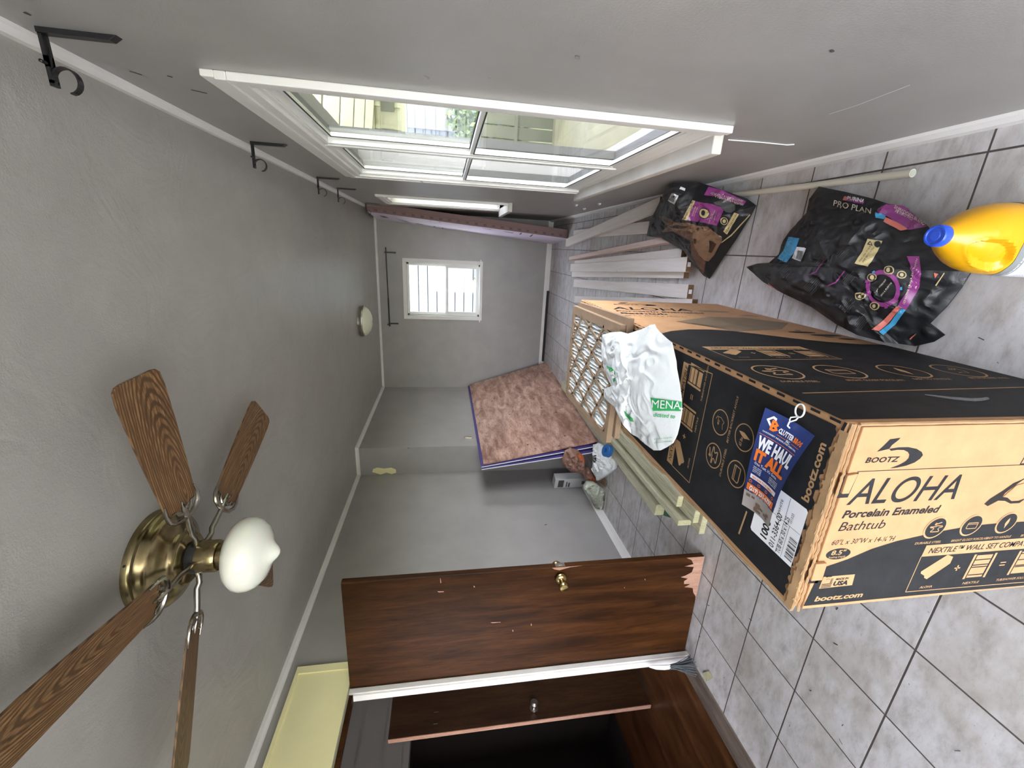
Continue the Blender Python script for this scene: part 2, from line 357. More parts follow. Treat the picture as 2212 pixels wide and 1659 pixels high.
def crease(p, amp, sc, seed=0):
    q = Vector(p)*sc + Vector((seed, seed*1.7, 0)); a_ = noise.noise(q); b_ = noise.noise(q*2.3+Vector((5, 1, 2)))
    c_ = noise.noise(Vector((q.x*1.1+b_*.8, q.y*.45, q.z))*1.7+Vector((9, 3, 1)))
    return amp*(1.1*(1-abs(c_)*3.2) + .5*(1-abs(a_)*2.2) + .35*(1-abs(b_)*2.2) - .9)
def puff(outline, bulge, back=(0,0,-.02), rings=26, per=8, amp=.02, sc=3, seed=0, power=3, center=None, calm=None):
    """a crumpled sheet or bag: outline points in 3D, raised by the vector bulge towards its middle"""
    o = [Vector(p) for p in outline]; n = len(o); c_ = Vector(center) if center is not None else sum(o, Vector())/n
    B = Vector(bulge); bn = B.normalized(); ed = []
    for i in range(n):
        for k in range(per): ed.append(o[i].lerp(o[(i+1) % n], k/per))
    N = len(ed); top = []; bot = []
    for r in range(1, rings+1):
        t = r/rings
        for p in ed:
            q = c_ + (p-c_)*t; fade = min(1, (1-t)*8+.25)*(1 if calm is None else min(1, max(.12, (q-calm[0]).length/calm[1]-.6)))
            top.append(q + B*(1-t**power) + bn*crease(q, amp, sc, seed)*fade); bot.append(q+Vector(back)*min(1, (1-t)*6+.3))
    mb = MB(); vs = top+bot+[c_+B+bn*crease(c_, amp, sc, seed), c_+Vector(back)]; T = len(top); fs = []
    for r in range(rings-1):
        for k in range(N):
            a_, b_, d_, e_ = r*N+k, r*N+(k+1)%N, (r+1)*N+(k+1)%N, (r+1)*N+k
            fs.append((a_, b_, d_, e_)); fs.append((T+e_, T+d_, T+b_, T+a_))
    for k in range(N):
        fs.append((2*T, (k+1)%N, k)); fs.append((2*T+1, T+k, T+(k+1)%N))
        a_ = (rings-1)*N+k; b_ = (rings-1)*N+(k+1)%N; fs.append((a_, b_, T+b_, T+a_))
    mb.add(vs, fs); return mb
# ------------------------------------------------------------------ the room
XL, XR, H, YF, XJ, YJ, YB = -4.0, 5.25, 8.11, 17.65, -2.94, 10.99, -7.0
def sroot(name, loc):
    o = thing(name, 'x', 'x', loc); del o['category']; del o['label']; o['kind'] = 'structure'; return o
def struct(name, mb, mat, **k):
    o = mb.build(name, mat, **k); o['kind'] = 'structure'; return o
struct('floor', MB().box((XL, YB, -.3), (XR, YF, 0)), 'floor_tile')
struct('ceiling', MB().box((-9.2, YB-.4, H), (XR+.5, YF+.5, H+.3)), 'ceiling_paint')
def wall_x(name, x0, x1, y0, y1, holes, mat='wall_paint', ztop=H):   # a wall across x with rectangular holes (y0, y1, z0, z1)
    mb = MB(); ys = sorted({y0, y1, *[h[0] for h in holes], *[h[1] for h in holes]})
    for a_, b_ in zip(ys[:-1], ys[1:]):
        hs = [h for h in holes if h[0] <= a_ and h[1] >= b_]
        if not hs: mb.box((x0, a_, 0), (x1, b_, ztop))
        for h in hs:
            if h[2] > 0: mb.box((x0, a_, 0), (x1, b_, h[2]))
            if h[3] < ztop: mb.box((x0, a_, h[3]), (x1, b_, ztop))
    return struct(name, mb, mat)
def wall_y(name, y0, y1, x0, x1, holes, mat='wall_paint'):
    mb = MB(); xs = sorted({x0, x1, *[h[0] for h in holes], *[h[1] for h in holes]})
    for a_, b_ in zip(xs[:-1], xs[1:]):
        hs = [h for h in holes if h[0] <= a_ and h[1] >= b_]
        if not hs: mb.box((a_, y0, 0), (b_, y1, H))
        for h in hs:
            if h[2] > 0: mb.box((a_, y0, 0), (b_, y1, h[2]))
            if h[3] < H: mb.box((a_, y0, h[3]), (b_, y1, H))
    return struct(name, mb, mat)
W1 = (2.10, 7.22, 2.05, 6.77)      # front window hole: y0, y1, z0, z1
W2 = (11.2, 13.26, 3.1, 6.85)
W3 = (.68, 3.12, 3.36, 6.78)      # far window: x0, x1, z0, z1
wall_x('wall_right', XR, XR+.5, YB, YF+.5, [W1, W2])
wall_y('wall_far', YF, YF+.5, XL-.4, XR, [W3])
wall_x('wall_left', XL-.14, XL, YB, YJ, [(.62, 3.17, 0, 6.76)])
wall_y('wall_jog', YJ, YJ+.4, XL-.14, XJ, [])
wall_x('wall_left_far', XJ-.4, XJ, YJ+.4, YF, [])
wall_y('wall_back', YB-.4, YB, XL-.4, XR+.5, [(-.9, 5.0, 0, 6.8)])
# crown strips, baseboards
def strip(name, a_, b_, w_, h_, n, mat='white_trim'):   # rounded trim from a to b: w away from the wall (direction n), h tall
    a_, b_, n = Vector(a_), Vector(b_), Vector(n); mb = MB(); pr = [(0, 0), (w_, 0), (w_, h_*.55), (w_*.45, h_*.9), (0, h_)]
    sgn = 1
    P0 = [a_+n*p+Vector((0,0,q)) for p, q in pr]; mb.prism(P0, b_-a_); return struct(name, mb, mat)
strip('trim_1', (XR, YB, H), (XR, YF, H), .07, -.115, (-1, 0, 0))
strip('trim_2', (XL, YB, H), (XL, YJ, H), .07, -.115, (1, 0, 0))
strip('trim_3', (XL, YJ, H), (XJ, YJ, H), .07, -.115, (0, -1, 0))
strip('trim_4', (XJ, YJ-.07, H), (XJ, YF, H), .07, -.115, (1, 0, 0))
strip('trim_5', (XJ, YF, H), (XR, YF, H), .05, -.10, (0, -1, 0))
strip('baseboard_right', (XR, YB, 0), (XR, YF, 0), .06, .20, (-1, 0, 0))
strip('baseboard_left', (XL, 3.75, 0), (XL, YJ, 0), .05, .24, (1, 0, 0))
strip('baseboard_left_near', (XL, YB, 0), (XL, .05, 0), .05, .24, (1, 0, 0))
strip('baseboard_far', (XJ, YF, 0), (XR, YF, 0), .045, .24, (0, -1, 0))
strip('baseboard_jog', (XL, YJ, 0), (XJ, YJ, 0), .05, .24, (0, -1, 0))
# ---- front window: two aluminium double-hung units side by side in a painted wooden casing
def window_unit(mb, gl, y0, y1, z0, z1, x, zm):
    f = .075
    for (a_, b_, c_, d_) in ((y0, y0+f, z0, z1), (y1-f, y1, z0, z1), (y0+f, y1-f, z0, z0+f), (y0+f, y1-f, z1-f, z1)): mb.box((x-.03, a_, c_), (x+.075, b_, d_))
    g = .05
    for (q0, q1, xx) in ((zm-.02, z1-f, x+.05), (z0+f, zm+.05, x-.02)):
        for (a_, b_, c_, d_) in ((y0+f, y0+f+g, q0, q1), (y1-f-g, y1-f, q0, q1), (y0+f+g, y1-f-g, q0, q0+g+.02), (y0+f+g, y1-f-g, q1-g, q1)): mb.box((xx, a_, c_), (xx+.06, b_, d_))
        gl.box((xx+.022, y0+f+g, q0+g), (xx+.032, y1-f-g, q1-g))
XG = 5.28
w1 = MB(); g1 = MB(); yM = 4.61
window_unit(w1, g1, W1[0], yM-.04, W1[2]+.22, W1[3], XG, 4.6); window_unit(w1, g1, yM+.05, W1[1], W1[2]+.22, W1[3], XG, 4.6)
w1.box((XG-.05, yM-.04, W1[2]+.2), (XG+.08, yM+.05, W1[3])); w1.box((XG-.03, W1[0], W1[2]), (XG+.08, W1[1], W1[2]+.22))
tk = MB()
for y0, y1 in ((W1[0], W1[0]+.11), (yM-.14, yM+.15), (W1[1]-.11, W1[1])): tk.box((XG+.085, y0, W1[2]), (XG+.2, y1, W1[3]))
for z0, z1 in ((W1[2], W1[2]+.3), (W1[3]-.11, W1[3])): tk.box((XG+.085, W1[0], z0), (XG+.19, W1[1], z1))
win1 = sroot('window_1', (XR, 4.95, 4.5))
w1.build('window_frame', 'vinyl_white', win1, bevel=.008); tk.build('outer_track', 'aluminium', win1); g1.build('glass', 'glass', win1)
sl = MB()
for y0, y1 in ((W1[0]+.125, yM-.165), (yM+.175, W1[1]-.125)):
    for z0, z1 in ((W1[2]+.36, 4.6), (4.65, W1[3]-.125)):
        for (a_, b_, c_, d_) in ((y0, y0+.014, z0, z1), (y1-.014, y1, z0, z1), (y0, y1, z0, z0+.014), (y0, y1, z1-.014, z1)):
            xx = XG-.028 if z0 < 3 else XG+.043
            sl.box((xx, a_, c_), (xx+.01, b_, d_))
sl.build('glazing_seal', 'seal_black', win1)
cs = MB()
def casing_x(mb, hole, cw, th, x=XR, head_ext=0):
    y0, y1, z0, z1 = hole
    mb.box((x-th*.8, y0-cw, z1+cw), (x, y1+cw, z1+cw+head_ext))
    for o0, o1, t in ((0, cw*.55, th*.75), (cw*.55, cw, th)):
        mb.box((x-t, y0-o1, z0-.0), (x, y0-o0, z1+o0)); mb.box((x-t, y1+o0, z0), (x, y1+o1, z1+o0)); mb.box((x-t, y0-o1, z1+o0), (x, y1+o1, z1+o1))
casing_x(cs, W1, .21, .07, head_ext=.11); cs.build('window_casing', 'white_trim', win1, bevel=.01)
jb = MB(); x0, x1 = XR-.01, XG+.18
jb.box((x0, W1[0]-.0, W1[2]), (XG, W1[0]+.05, W1[3])); jb.box((x0, W1[1]-.05, W1[2]), (XG, W1[1], W1[3])); jb.box((x0, W1[0], W1[3]-.05), (XG, W1[1], W1[3])); jb.box((x0, W1[0]+.05, W1[2]), (XG, W1[1]-.05, W1[2]+.05))
jb.build('jamb', 'white_trim', win1)
MB().box((5.05, 2.22, 1.93), (XG+.1, 7.60, 2.05)).build('window_sill', 'sill_paint', win1, bevel=.015)
# ---- side window further along the right wall
win2 = sroot('window_2', (XR, 12.7, 5.0))
w2 = MB(); g2 = MB(); XG = 5.5; window_unit(w2, g2, W2[0], W2[1], W2[2]+.04, W2[3], XG, 5.1)
w2.build('window_frame', 'vinyl_white', win2); g2.build('glass', 'glass', win2)
cs = MB(); casing_x(cs, W2, .18, .07, head_ext=.02); cs.build('window_casing', 'white_trim', win2, bevel=.01)
x1 = 5.5; jb = MB(); jb.box((x0, W2[0], W2[2]), (x1, W2[0]+.05, W2[3])); jb.box((x0, W2[1]-.05, W2[2]), (x1, W2[1], W2[3])); jb.box((x0, W2[0], W2[3]-.05), (x1, W2[1], W2[3]))
jb.build('jamb', 'white_trim', win2)
MB().box((5.0, W2[0]-.22, 2.98), (XG, W2[1]+.22, 3.1)).build('window_sill', 'sill_paint', win2, bevel=.015)
# ---- far window
win3 = sroot('window_3', (1.9, YF, 5.0))
fr = MB(); gl = MB(); a0, a1, c0, c1 = W3; zm = 4.98
for (p, q, r, s_, y0, y1) in ((a0, a0+.09, c0, c1, .1, .3), (a1-.09, a1, c0, c1, .1, .3), (a0, a1, c0, c0+.1, .1, .3), (a0, a1, c1-.1, c1, .1, .3),
        (a0+.09, a0+.2, c0+.1, zm, .12, .18), (a1-.2, a1-.09, c0+.1, zm, .12, .18), (a0+.2, a1-.2, c0+.1, c0+.2, .12, .18), (a0+.2, a1-.2, zm-.11, zm, .12, .18),
        (a0+.09, a1-.09, zm-.03, zm+.04, .2, .26), (a0+.09, a0+.14, zm, c1-.1, .2, .26), (a1-.14, a1-.09, zm, c1-.1, .2, .26), ((a0+a1)/2-.07, (a0+a1)/2+.07, zm-.08, zm-.03, .08, .13)):
    fr.box((p, YF+y0, r), (q, YF+y1, s_))
fr.build('window_frame', 'vinyl_white', win3, bevel=.008)
gl.box((a0+.2, YF+.15, c0+.2), (a1-.2, YF+.16, zm-.1)); gl.box((a0+.14, YF+.22, zm+.04), (a1-.14, YF+.23, c1-.1)); gl.build('glass', 'glass', win3)
cs = MB()
for (p, q, r, s_) in ((a0-.17, a0, c0, c1+.17), (a1, a1+.17, c0, c1+.17), (a0, a1, c1, c1+.17)): cs.box((p, YF-.06, r), (q, YF, s_))
cs.box((a0-.17, YF-.06, c0-.1), (a1+.17, YF, c0)); cs.build('window_casing', 'white_trim', win3, bevel=.008)
MB().box((a0-.24, YF-.1, c0-.02), (a1+.24, YF+.1, c0+.03)).build('window_sill', 'white_trim', win3)
# ---- patio door behind the camera (only its daylight reaches the picture)
pd = sroot('door_3', (2.2, YB, 0))
fr = MB()
for p, q, r, s_ in ((-.9, -.75, 0, 6.8), (4.85, 5.0, 0, 6.8), (-.9, 5.0, 6.65, 6.8), (-.9, 5.0, 0, .1), (1.8, 2.0, .1, 6.65)): fr.box((p, YB-.25, r), (q, YB-.1, s_))
fr.build('door_frame', 'vinyl_white', pd); MB().box((-.75, YB-.18, .1), (4.85, YB-.17, 6.65)).build('glass', 'glass', pd)
# ---- doorway in the left wall, cream panel above it
cr = MB().box((XL, .35, 6.80), (XL+.05, 3.62, 7.78)); struct('trim_6', cr, 'cream_panel')
tr = MB().box((XL, 3.62, 6.78), (XL+.075, 3.76, 7.84)).box((XL, .2, 7.78), (XL+.075, 3.62, 7.84)); struct('trim_7', tr, 'cream_panel')
dj = MB().box((XL-.14, 3.12, 0), (XL+.0, 3.17, 6.76)).box((XL-.14, .62, 0), (XL+.0, .67, 6.76)); struct('trim_8', dj, 'white_trim')
dj = MB().box((XL-.14, .67, 6.70), (XL+.03, 3.12, 6.765)); struct('trim_9', dj, 'door_mahogany')
dc = MB().box((XL, 3.15, 0), (XL+.03, 3.24, 6.78)).box((XL, .35, 0), (XL+.06, .62, 6.78)); struct('trim_10', dc, 'white_trim')
th = MB().hexa([(XL-.42, .62, -.02), (XL+.02, .62, -.02), (XL+.02, 3.17, -.02), (XL-.42, 3.17, -.02)], [(XL-.42, .62, .03), (XL+.02, .62, .03), (XL+.02, 3.17, .03), (XL-.42, 3.17, .03)]); struct('trim_11', th, 'threshold_wood')
# ---- the hall beyond, lit through an added unseen opening
struct('floor_hall', MB().box((-9.2, -2.2, -.3), (XL-.14, 8.2, .02)), 'vinyl_floor')
wall_x('wall_hall_back', -8.9, -8.5, -2.0, 8.0, [(1.2, 5.75, 0, 5.95)])
wall_y('wall_hall_far', 8.0, 8.3, -8.9, XL-.14, []); wall_y('wall_hall_near', -2.3, -2.0, -8.9, XL-.14, [(-7.4, -5.2, 2.6, 6.6)])  # unseen opening added in the near wall to brighten the hall
st = MB()
for z in (6.55, 7.2): st.box((-8.5, -2, z), (-8.47, 8, z+.05))
for y in (5.75, 6.0): st.box((-8.5, y, 0), (-8.46, y+.06, 6.1))
st.box((-8.5, 1.0, 5.95), (-8.46, 6.06, 6.1)); struct('trim_12', st, 'wall_paint')
cl = MB().box((-11, 1.0, 0), (-10.9, 5.85, 6)).box((-11, 1.0, 0), (-8.9, 1.1, 6)).box((-11, 5.75, 0), (-8.9, 5.85, 6)).box((-11, 1, 6), (-8.9, 5.85, 6.1)).box((-11, 1, -.1), (-8.9, 5.85, 0)); struct('wall_closet', cl, 'void_shade')  # darkness of the room behind is put into the wall colour
# ---- doors (leaves that swing)
def leaf(name, a_, b_, z0, z1, th, mat):
    a_, b_ = Vector(a_).to_3d(), Vector(b_).to_3d(); n = Vector((-(b_-a_).y, (b_-a_).x, 0)).normalized()*th
    p = [Vector((q.x, q.y, z0)) for q in (a_, b_, b_+n, a_+n)]; return MB().hexa(p, [v+Vector((0,0,z1-z0)) for v in p])
d1 = sroot('door_1', (XL+.06, 3.3, 0))
leaf('leaf', (XL+.02, 3.25), (-1.60, 3.32), .03, 6.78, .115, 'm').build('door_leaf', 'door_mahogany', d1, bevel=.01)
dd = MB(); random.seed(3)   # splintered lower corner of the leaf
def jag(n, w_, h_, sgn=1):
    pts = [(0, 0)]
    for i in range(n): pts += [(w_*(i+.2)/n, h_*(1-i/n)*random.uniform(.35, 1)), (w_*(i+.8)/n, h_*(1-i/n)*random.uniform(.1, .5))]
    return pts+[(w_, 0)]
yF = lambda x: 3.25+(x+3.98)/2.38*.07-.004
dpts = [(-1.60, .03), (-1.60, .42), (-1.66, .30), (-1.76, .24), (-1.80, .42), (-1.83, .22), (-1.95, .24), (-2.02, .36), (-2.05, .46), (-2.10, .30), (-2.15, .37), (-2.22, .36), (-2.24, .22), (-2.30, .34), (-2.34, .15), (-2.45, .12), (-2.55, .05), (-2.7, .03)]
dd.poly([(x, yF(x), z) for x, z in dpts][::-1])
for (x, z, l, t) in ((-1.75, 5.1, .10, .02), (-1.95, 5.05, .02, .12), (-2.75, 4.0, .01, .2), (-2.9, 3.4, .05, .02), (-1.9, 4.5, .03, .03), (-3.0, 3.75, .04, .02), (-2.2, 1.6, .02, .02), (-2.05, 1.2, .03, .02)):
    dd.poly([(x, yF(x), z), (x+l, yF(x), z+.01), (x+l+.01, yF(x), z+t), (x, yF(x), z+t*.8)])
dd.poly([(-1.60, yF(-1.6), 2.5), (-1.60, yF(-1.6), 3.1), (-1.64, yF(-1.6), 3.05), (-1.67, yF(-1.6), 2.95), (-1.62, yF(-1.6), 2.75)])
dd.build('splintered_patch', 'splinter_wood', d1)
kn = MB(); kp = Vector((-1.80, 3.25, 2.93))
kn.lathe([(.11, 0), (.11, .02), (.085, .05), (.05, .06), (.045, .12), (.05, .14), (.085, .17), (.09, .21), (.07, .24), (.02, .25)], kp, (0, -1, 0), 24)
kn.lathe([(.11, 0), (.11, .02), (.085, .05), (.05, .06), (.045, .12), (.085, .17), (.09, .21), (.07, .24), (.02, .25)], kp+Vector((0, .14, 0)), (0, 1, 0), 24)
kn.build('door_knob', 'brass', d1, smooth=True)
MB().box((-1.602, 3.33, 2.84), (-1.594, 3.42, 3.02)).box((-1.6, 3.36, 2.90), (-1.57, 3.39, 2.96)).build('latch_plate', 'brushed_nickel', d1)
d2 = sroot('door_2', (-6.5, 5.0, 0))
leaf('leaf', (-6.48, 3.88), (-6.42, 6.3), .08, 6.28, .10, 'm').build('door_leaf', 'inner_door_wood', d2)
MB().box((-6.59, 3.865, .08), (-6.48, 3.88, 6.28)).build('worn_edge', 'splinter_wood', d2)
kn = MB().lathe([(.10, 0), (.10, .02), (.04, .04), (.035, .1), (.085, .15), (.095, .19), (.06, .24)], (-6.46, 4.12, 2.95), (1, 0, 0), 20); kn.build('door_knob', 'brushed_nickel', d2, smooth=True)
MB().box((-6.455, 4.05, 5.2), (-6.44, 4.06, 5.3)).box((-6.455, 4.3, 5.2), (-6.44, 4.31, 5.3)).build('staple', 'brushed_nickel', d2)
# peeled paint patch, wall hardware
pt = MB().poly([(XL+.006, 11.0-.12+.3*math.sin(t)*0+.10*math.sin(t*1.0), 7.2+.33*math.cos(t)) for t in [i*.5236 for i in range(12)]])
pt = MB(); pt.poly([at(px, py, 1, YJ-.006) for px, py in ((806, 1013), (815, 1010), (830, 1012), (845, 1010), (855, 1014), (856, 1021), (846, 1024), (835, 1021), (822, 1025), (812, 1022), (804, 1020))])
tag(pt.build('peeled_patch', 'cream_panel', org=(-3.8, 10.9, 7.2)), 'cream peeled paint patch high on the grey left wall', 'paint patch')
# ------------------------------------------------------------------ outside
struct('ground', MB().box((5.75, -40, -.8), (70, 60, -.6)).box((-40, 18.15, -.8), (5.75, 60, -.6)), 'lawn')
struct('bounce_patio', MB().box((-20, -30, -.6), (20, -7.4, -.15)), 'bounce_concrete')  # unseen pale slab added to bounce sunlight up to the ceiling
# glazed porch along the right side
struct('floor_porch', MB().box((5.75, -4, -.6), (13, 20.4, -.2)), 'deck')
por = thing('porch', 'cream painted porch with battened end wall seen through the big window', 'porch', (9.5, 20, 0))
pw = MB()
pw.box((5.75, 20.0, 6.75), (13.2, 20.25, 10.0)); pw.box((5.75, 20.0, -.2), (7.3, 20.25, 6.75))
for x in (6.2, 7.1, 8.0, 8.9, 9.8, 10.7, 11.6, 12.5): pw.box((x, 19.9, 6.75), (x+.16, 20, 9.6))
for z in (6.75, 8.2): pw.box((5.75, 19.84, z), (13.2, 20, z+.3))
pw.build('end_wall', 'porch_cream', por)
pc = MB().hexa([(5.75, -4, 8.9), (13.4, -4, 8.1), (13.4, 20.3, 8.1), (5.75, 20.3, 8.9)], [(5.75, -4, 9.1), (13.4, -4, 8.3), (13.4, 20.3, 8.3), (5.75, 20.3, 9.1)])
pc.build('roof', 'porch_roof_sheet', por); pc = MB()
for y in range(-3, 20, 2): pc.hexa([(5.8, y, 8.5), (13, y, 7.7), (13, y+.2, 7.7), (5.8, y+.2, 8.5)], [(5.8, y, 8.9), (13, y, 8.1), (13, y+.2, 8.1), (5.8, y+.2, 8.9)])
pc.build('rafters', 'porch_cream', por)
pb = MB().box((12.9, -4, 7.6), (13.15, 20, 8.2))
pb.build('header_beam', 'porch_cream', por)
for y in (-4, 0, 4.2, 8.4, 12.6, 16.8, 19.8): MB().box((12.9, y, -.2), (13.15, y+.25, 7.6)).build('post', 'porch_cream', por)
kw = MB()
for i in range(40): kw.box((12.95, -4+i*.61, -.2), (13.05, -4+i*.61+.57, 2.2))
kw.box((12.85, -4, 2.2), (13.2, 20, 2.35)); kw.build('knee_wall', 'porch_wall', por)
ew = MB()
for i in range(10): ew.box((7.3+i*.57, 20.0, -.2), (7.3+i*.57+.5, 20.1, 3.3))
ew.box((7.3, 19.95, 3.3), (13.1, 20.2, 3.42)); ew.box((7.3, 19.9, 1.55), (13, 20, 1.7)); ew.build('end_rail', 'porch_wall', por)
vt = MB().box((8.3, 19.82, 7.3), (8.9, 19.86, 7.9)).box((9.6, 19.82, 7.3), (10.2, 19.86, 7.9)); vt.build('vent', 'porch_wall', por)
for i, (x, z) in enumerate(((6.1, 0), (6.6, 0), (6.25, .13))):
    tag(MB().box((x, 4+i*.4, -.2+z), (x+.46, 12+i*.4, -.07+z)).build('porch_plank', 'pine', org=(x, 4, -.2)), ['bare plank on the porch floor nearest the wall', 'bare plank on the porch floor further from the wall', 'upper bare plank laid across the other two on the porch'][i], 'plank', 'planks on the porch floor')
def house(name, lab, lo, hi, win):
    h = thing(name, lab, 'house', (lo[0], lo[1], -.6)); mb = MB(); l2 = MB(); mb.box(lo, hi)
    z = lo[2]
    x0, y0, z0 = lo; x1, y1, z1 = hi
    while z < z1-.3:
        l2.box((x0-.05, y0-.05, z), (x1+.05, y1+.05, z+.07)); z += .6
    mb.build('siding', 'vinyl_siding', h); l2.build('lap_line', 'siding_line', h); return h
nh = house('neighbour_house', 'pale blue lap-sided house beyond the porch', (7, 33, -.6), (30, 45, 12), 0)
MB().box((12, 32.8, 4), (15, 32.95, 8)).build('window_pane', 'steel_dark', nh)
fn = thing('yard_fence', 'pale horizontal board fence standing outside the far window', 'fence', (0, 27, -.6)); fb = MB()
for i in range(20): fb.box((-9, 27, -.6+i*.62), (6.0, 27.08, -.6+i*.62+.57))
fb.build('boards', 'fence_paint', fn); MB().box((-9, 27.1, -.6), (6.0, 27.14, 11.7)).build('backing', 'siding_line', fn)
for x in (-8, -3, 2, 5.6): MB().box((x, 27.14, -.6), (x+.3, 27.4, 11.7)).build('post', 'siding_line', fn)
def bush(name, lab, c_, r, n, cat='bush'):
    random.seed(int(c_[0]*7+c_[1])); t = thing(name, lab, cat, (c_[0], c_[1], -.6)); mb = MB()
    for i in range(n):
        d = Vector((random.gauss(0, 1), random.gauss(0, 1), random.gauss(0, 1))).normalized()*random.uniform(.6, 1)
        p = Vector((c_[0]+d.x*r[0], c_[1]+d.y*r[1], c_[2]+d.z*r[2])); u = Vector((random.uniform(-1, 1), random.uniform(-1, 1), random.uniform(-1, 1))).normalized(); v = u.cross(Vector((random.uniform(-1, 1), 1, .3))).normalized(); s_ = random.uniform(.12, .26)
        mb.poly([p-u*s_, p+v*s_*.5, p+u*s_, p-v*s_*.5])
    mb.build('foliage', 'leaves', t)
    MB().tube([(c_[0], c_[1], -.6), (c_[0]+.1, c_[1], c_[2])], [.12, .06], 8).build('stem', 'threshold_wood', t)
bush('leafy_bush', 'yellow green leafy bush outside between porch and blue house', (12.6, 29, 2.2), (3.4, 1.6, 2.8), 2600)
bush('low_bush', 'small sparse bush against the white fence outside the far window', (1.8, 25.4, 1.2), (2.6, 1.0, 1.9), 900)
# ------------------------------------------------------------------ bathtub carton
BX0, BX1, BY0, BY1, BZ = 1.63, 3.035, -.73, 4.5, 2.66
DX = .0175                     # the carton lies slightly askew
def bp(x, y, z): return Vector((x+(y-BY0)*DX, y, z))
box = thing('bathtub_carton', 'long black and tan cardboard bathtub carton standing on its narrow side on the tiles', 'box', (2.33, -.73, 0))
mb = MB(); lip = .03
mb.hexa([bp(BX0, BY0+.02, 0), bp(BX1, BY0+.02, 0), bp(BX1, BY1, 0), bp(BX0, BY1, 0)], [bp(BX0, BY0+.02, BZ-.005), bp(BX1, BY0+.02, BZ-.005), bp(BX1, BY1, BZ-.005), bp(BX0, BY1, BZ-.005)])
mb.build('body', 'cardboard', box, bevel=.012)
# raw corrugated edges round the near end and along the top
ed = MB(); random.seed(5)
n_ = 46
for i in range(n_):     # ragged torn strip on the top face beside the near edge
    x0 = BX0+.0+(BX1-BX0-.06)*i/n_; x1 = BX0+(BX1-BX0-.06)*(i+1)/n_; d = random.choice((.045, .05, .055, .06))
    ed.poly([bp(x0, BY0-.004, BZ), bp(x1, BY0-.004, BZ), bp(x1, BY0+d, BZ+.003), bp(x0, BY0+d+random.uniform(-.004, .004), BZ+.003)])
p_ = [bp(BX0+(BX1-BX0)*i/60, BY0+.002+random.uniform(-.004, .004), BZ-.012+random.uniform(-.006, .006)) for i in range(61)]; ed.tube(p_, .011, 5)
p_ = [bp(BX0+(BX1-BX0)*i/60, BY0-.012+random.uniform(-.003, .003), BZ-.045+random.uniform(-.005, .005)) for i in range(61)]; ed.tube(p_, .009, 5)
p_ = [bp(BX1-.004, BY0+.0+random.uniform(-.003, .003), z*.1) for z in range(0, 27)]; ed.tube(p_, .011, 5)
p_ = [bp(BX0+.012*math.sin(i*.7)+(-.02 if 20 < i < 34 else 0), BY0+(BY1-BY0)*i/60, BZ-.01) for i in range(61)]; ed.tube(p_, .014, 6)
ed.build('raw_edge', 'cardboard_edge', box)
# ---- the near end panel (recessed flap), its print and cuts
ef = lambda d: (lambda u, v: bp(v, BY0-.006-d, BZ-u))           # u runs down from the top edge, v across
E0 = ef(0)
fl = MB(); fl.slab([E0(.09, BX0-.0), E0(.09, BX1-.02), E0(BZ-.01, BX1-.02), E0(BZ-.01, BX0)], (0, .03, 0)); fl.build('end_flap', 'cardboard', box, bevel=.006)
def curve_pts(): return [(.13, 1.975), (.16, 1.99), (.32, 2.04), (.48, 2.11), (.66, 2.16), (.84, 2.19), (1.03, 2.22), (1.25, 2.245), (1.45, 2.25), (1.70, 2.25), (1.9, 2.24), (2.2, 2.2), (2.6, 2.08)]
k1 = MB(); A1 = ef(.0012); A2 = ef(.0026)
k1.poly([A1(*p) for p in curve_pts()]+[A1(2.6, 1.64), A1(1.3, 1.655), A1(.09, 1.66)])
def disc(mb, fn, c, r, r2=None, n=28, ring=None, shear=0):
    r2 = r2 or r
    o = [(c[0]+r*math.cos(t)+shear*math.sin(t)*r2, c[1]+r2*math.sin(t)) for t in [2*math.pi*i/n for i in range(n)]]
    if ring is None: mb.poly([fn(*p) for p in o])
    else:
        i_ = [(c[0]+(r-ring)*math.cos(t)+shear*math.sin(t)*(r2-ring), c[1]+(r2-ring)*math.sin(t)) for t in [2*math.pi*i/n for i in range(n)]]
        mb.add([fn(*p) for p in o]+[fn(*p) for p in i_], [(k, (k+1) % n, n+(k+1) % n, n+k) for k in range(n)])
def logo(mb, fn, ox, oy, kx=.78, ky=.57):     # swooping b over the maker's word
    P = lambda x, y: fn(ox+x*kx, oy+y*ky)
    mb.poly([P(.17, .12), P(.215, .195), P(.25, .265), P(.345, .28), P(.335, .255), P(.29, .195), P(.275, .15)])
    o = [(.275, .15), (.36, .165), (.45, .165), (.54, .14), (.60, .10), (.625, .06), (.61, .015), (.57, -.03), (.50, -.065), (.42, -.085), (.35, -.09)]
    q = [(.30, .125), (.36, .135), (.42, .13), (.465, .105), (.49, .07), (.495, .03), (.48, -.005), (.455, -.03), (.42, -.055), (.385, -.072), (.35, -.09)]
    for i in range(len(o)-1): mb.add([P(*o[i]), P(*o[i+1]), P(*q[i+1]), P(*q[i])], [(0,1,2,3)])
    text(mb, fn, 'BOOTZ', ox+.09*kx, oy-.01*ky, .062*ky, .31*kx, .03, .25)
logo(k1, A1, .11, 2.78)
k1.poly([A1(.15, 2.712), A1(2.6, 2.712), A1(2.6, 2.717), A1(.15, 2.717)])
text(k1, A1, 'ALOHA', .155, 2.475, .185, .84, .005, .30)
text(k1, A1, 'Porcelain Enameled', .15, 2.375, .055, .75, .03, .25)
text(k1, A1, 'Bathtub', .15, 2.275, .068, .36, .0, .25)
text(k1, A1, '60"L x 30"W x 14-¼"H', .14, 2.165, .04, .49, .0, .25)
disc(k1, A1, (.225, 2.09), .095, .045)
k2 = MB()
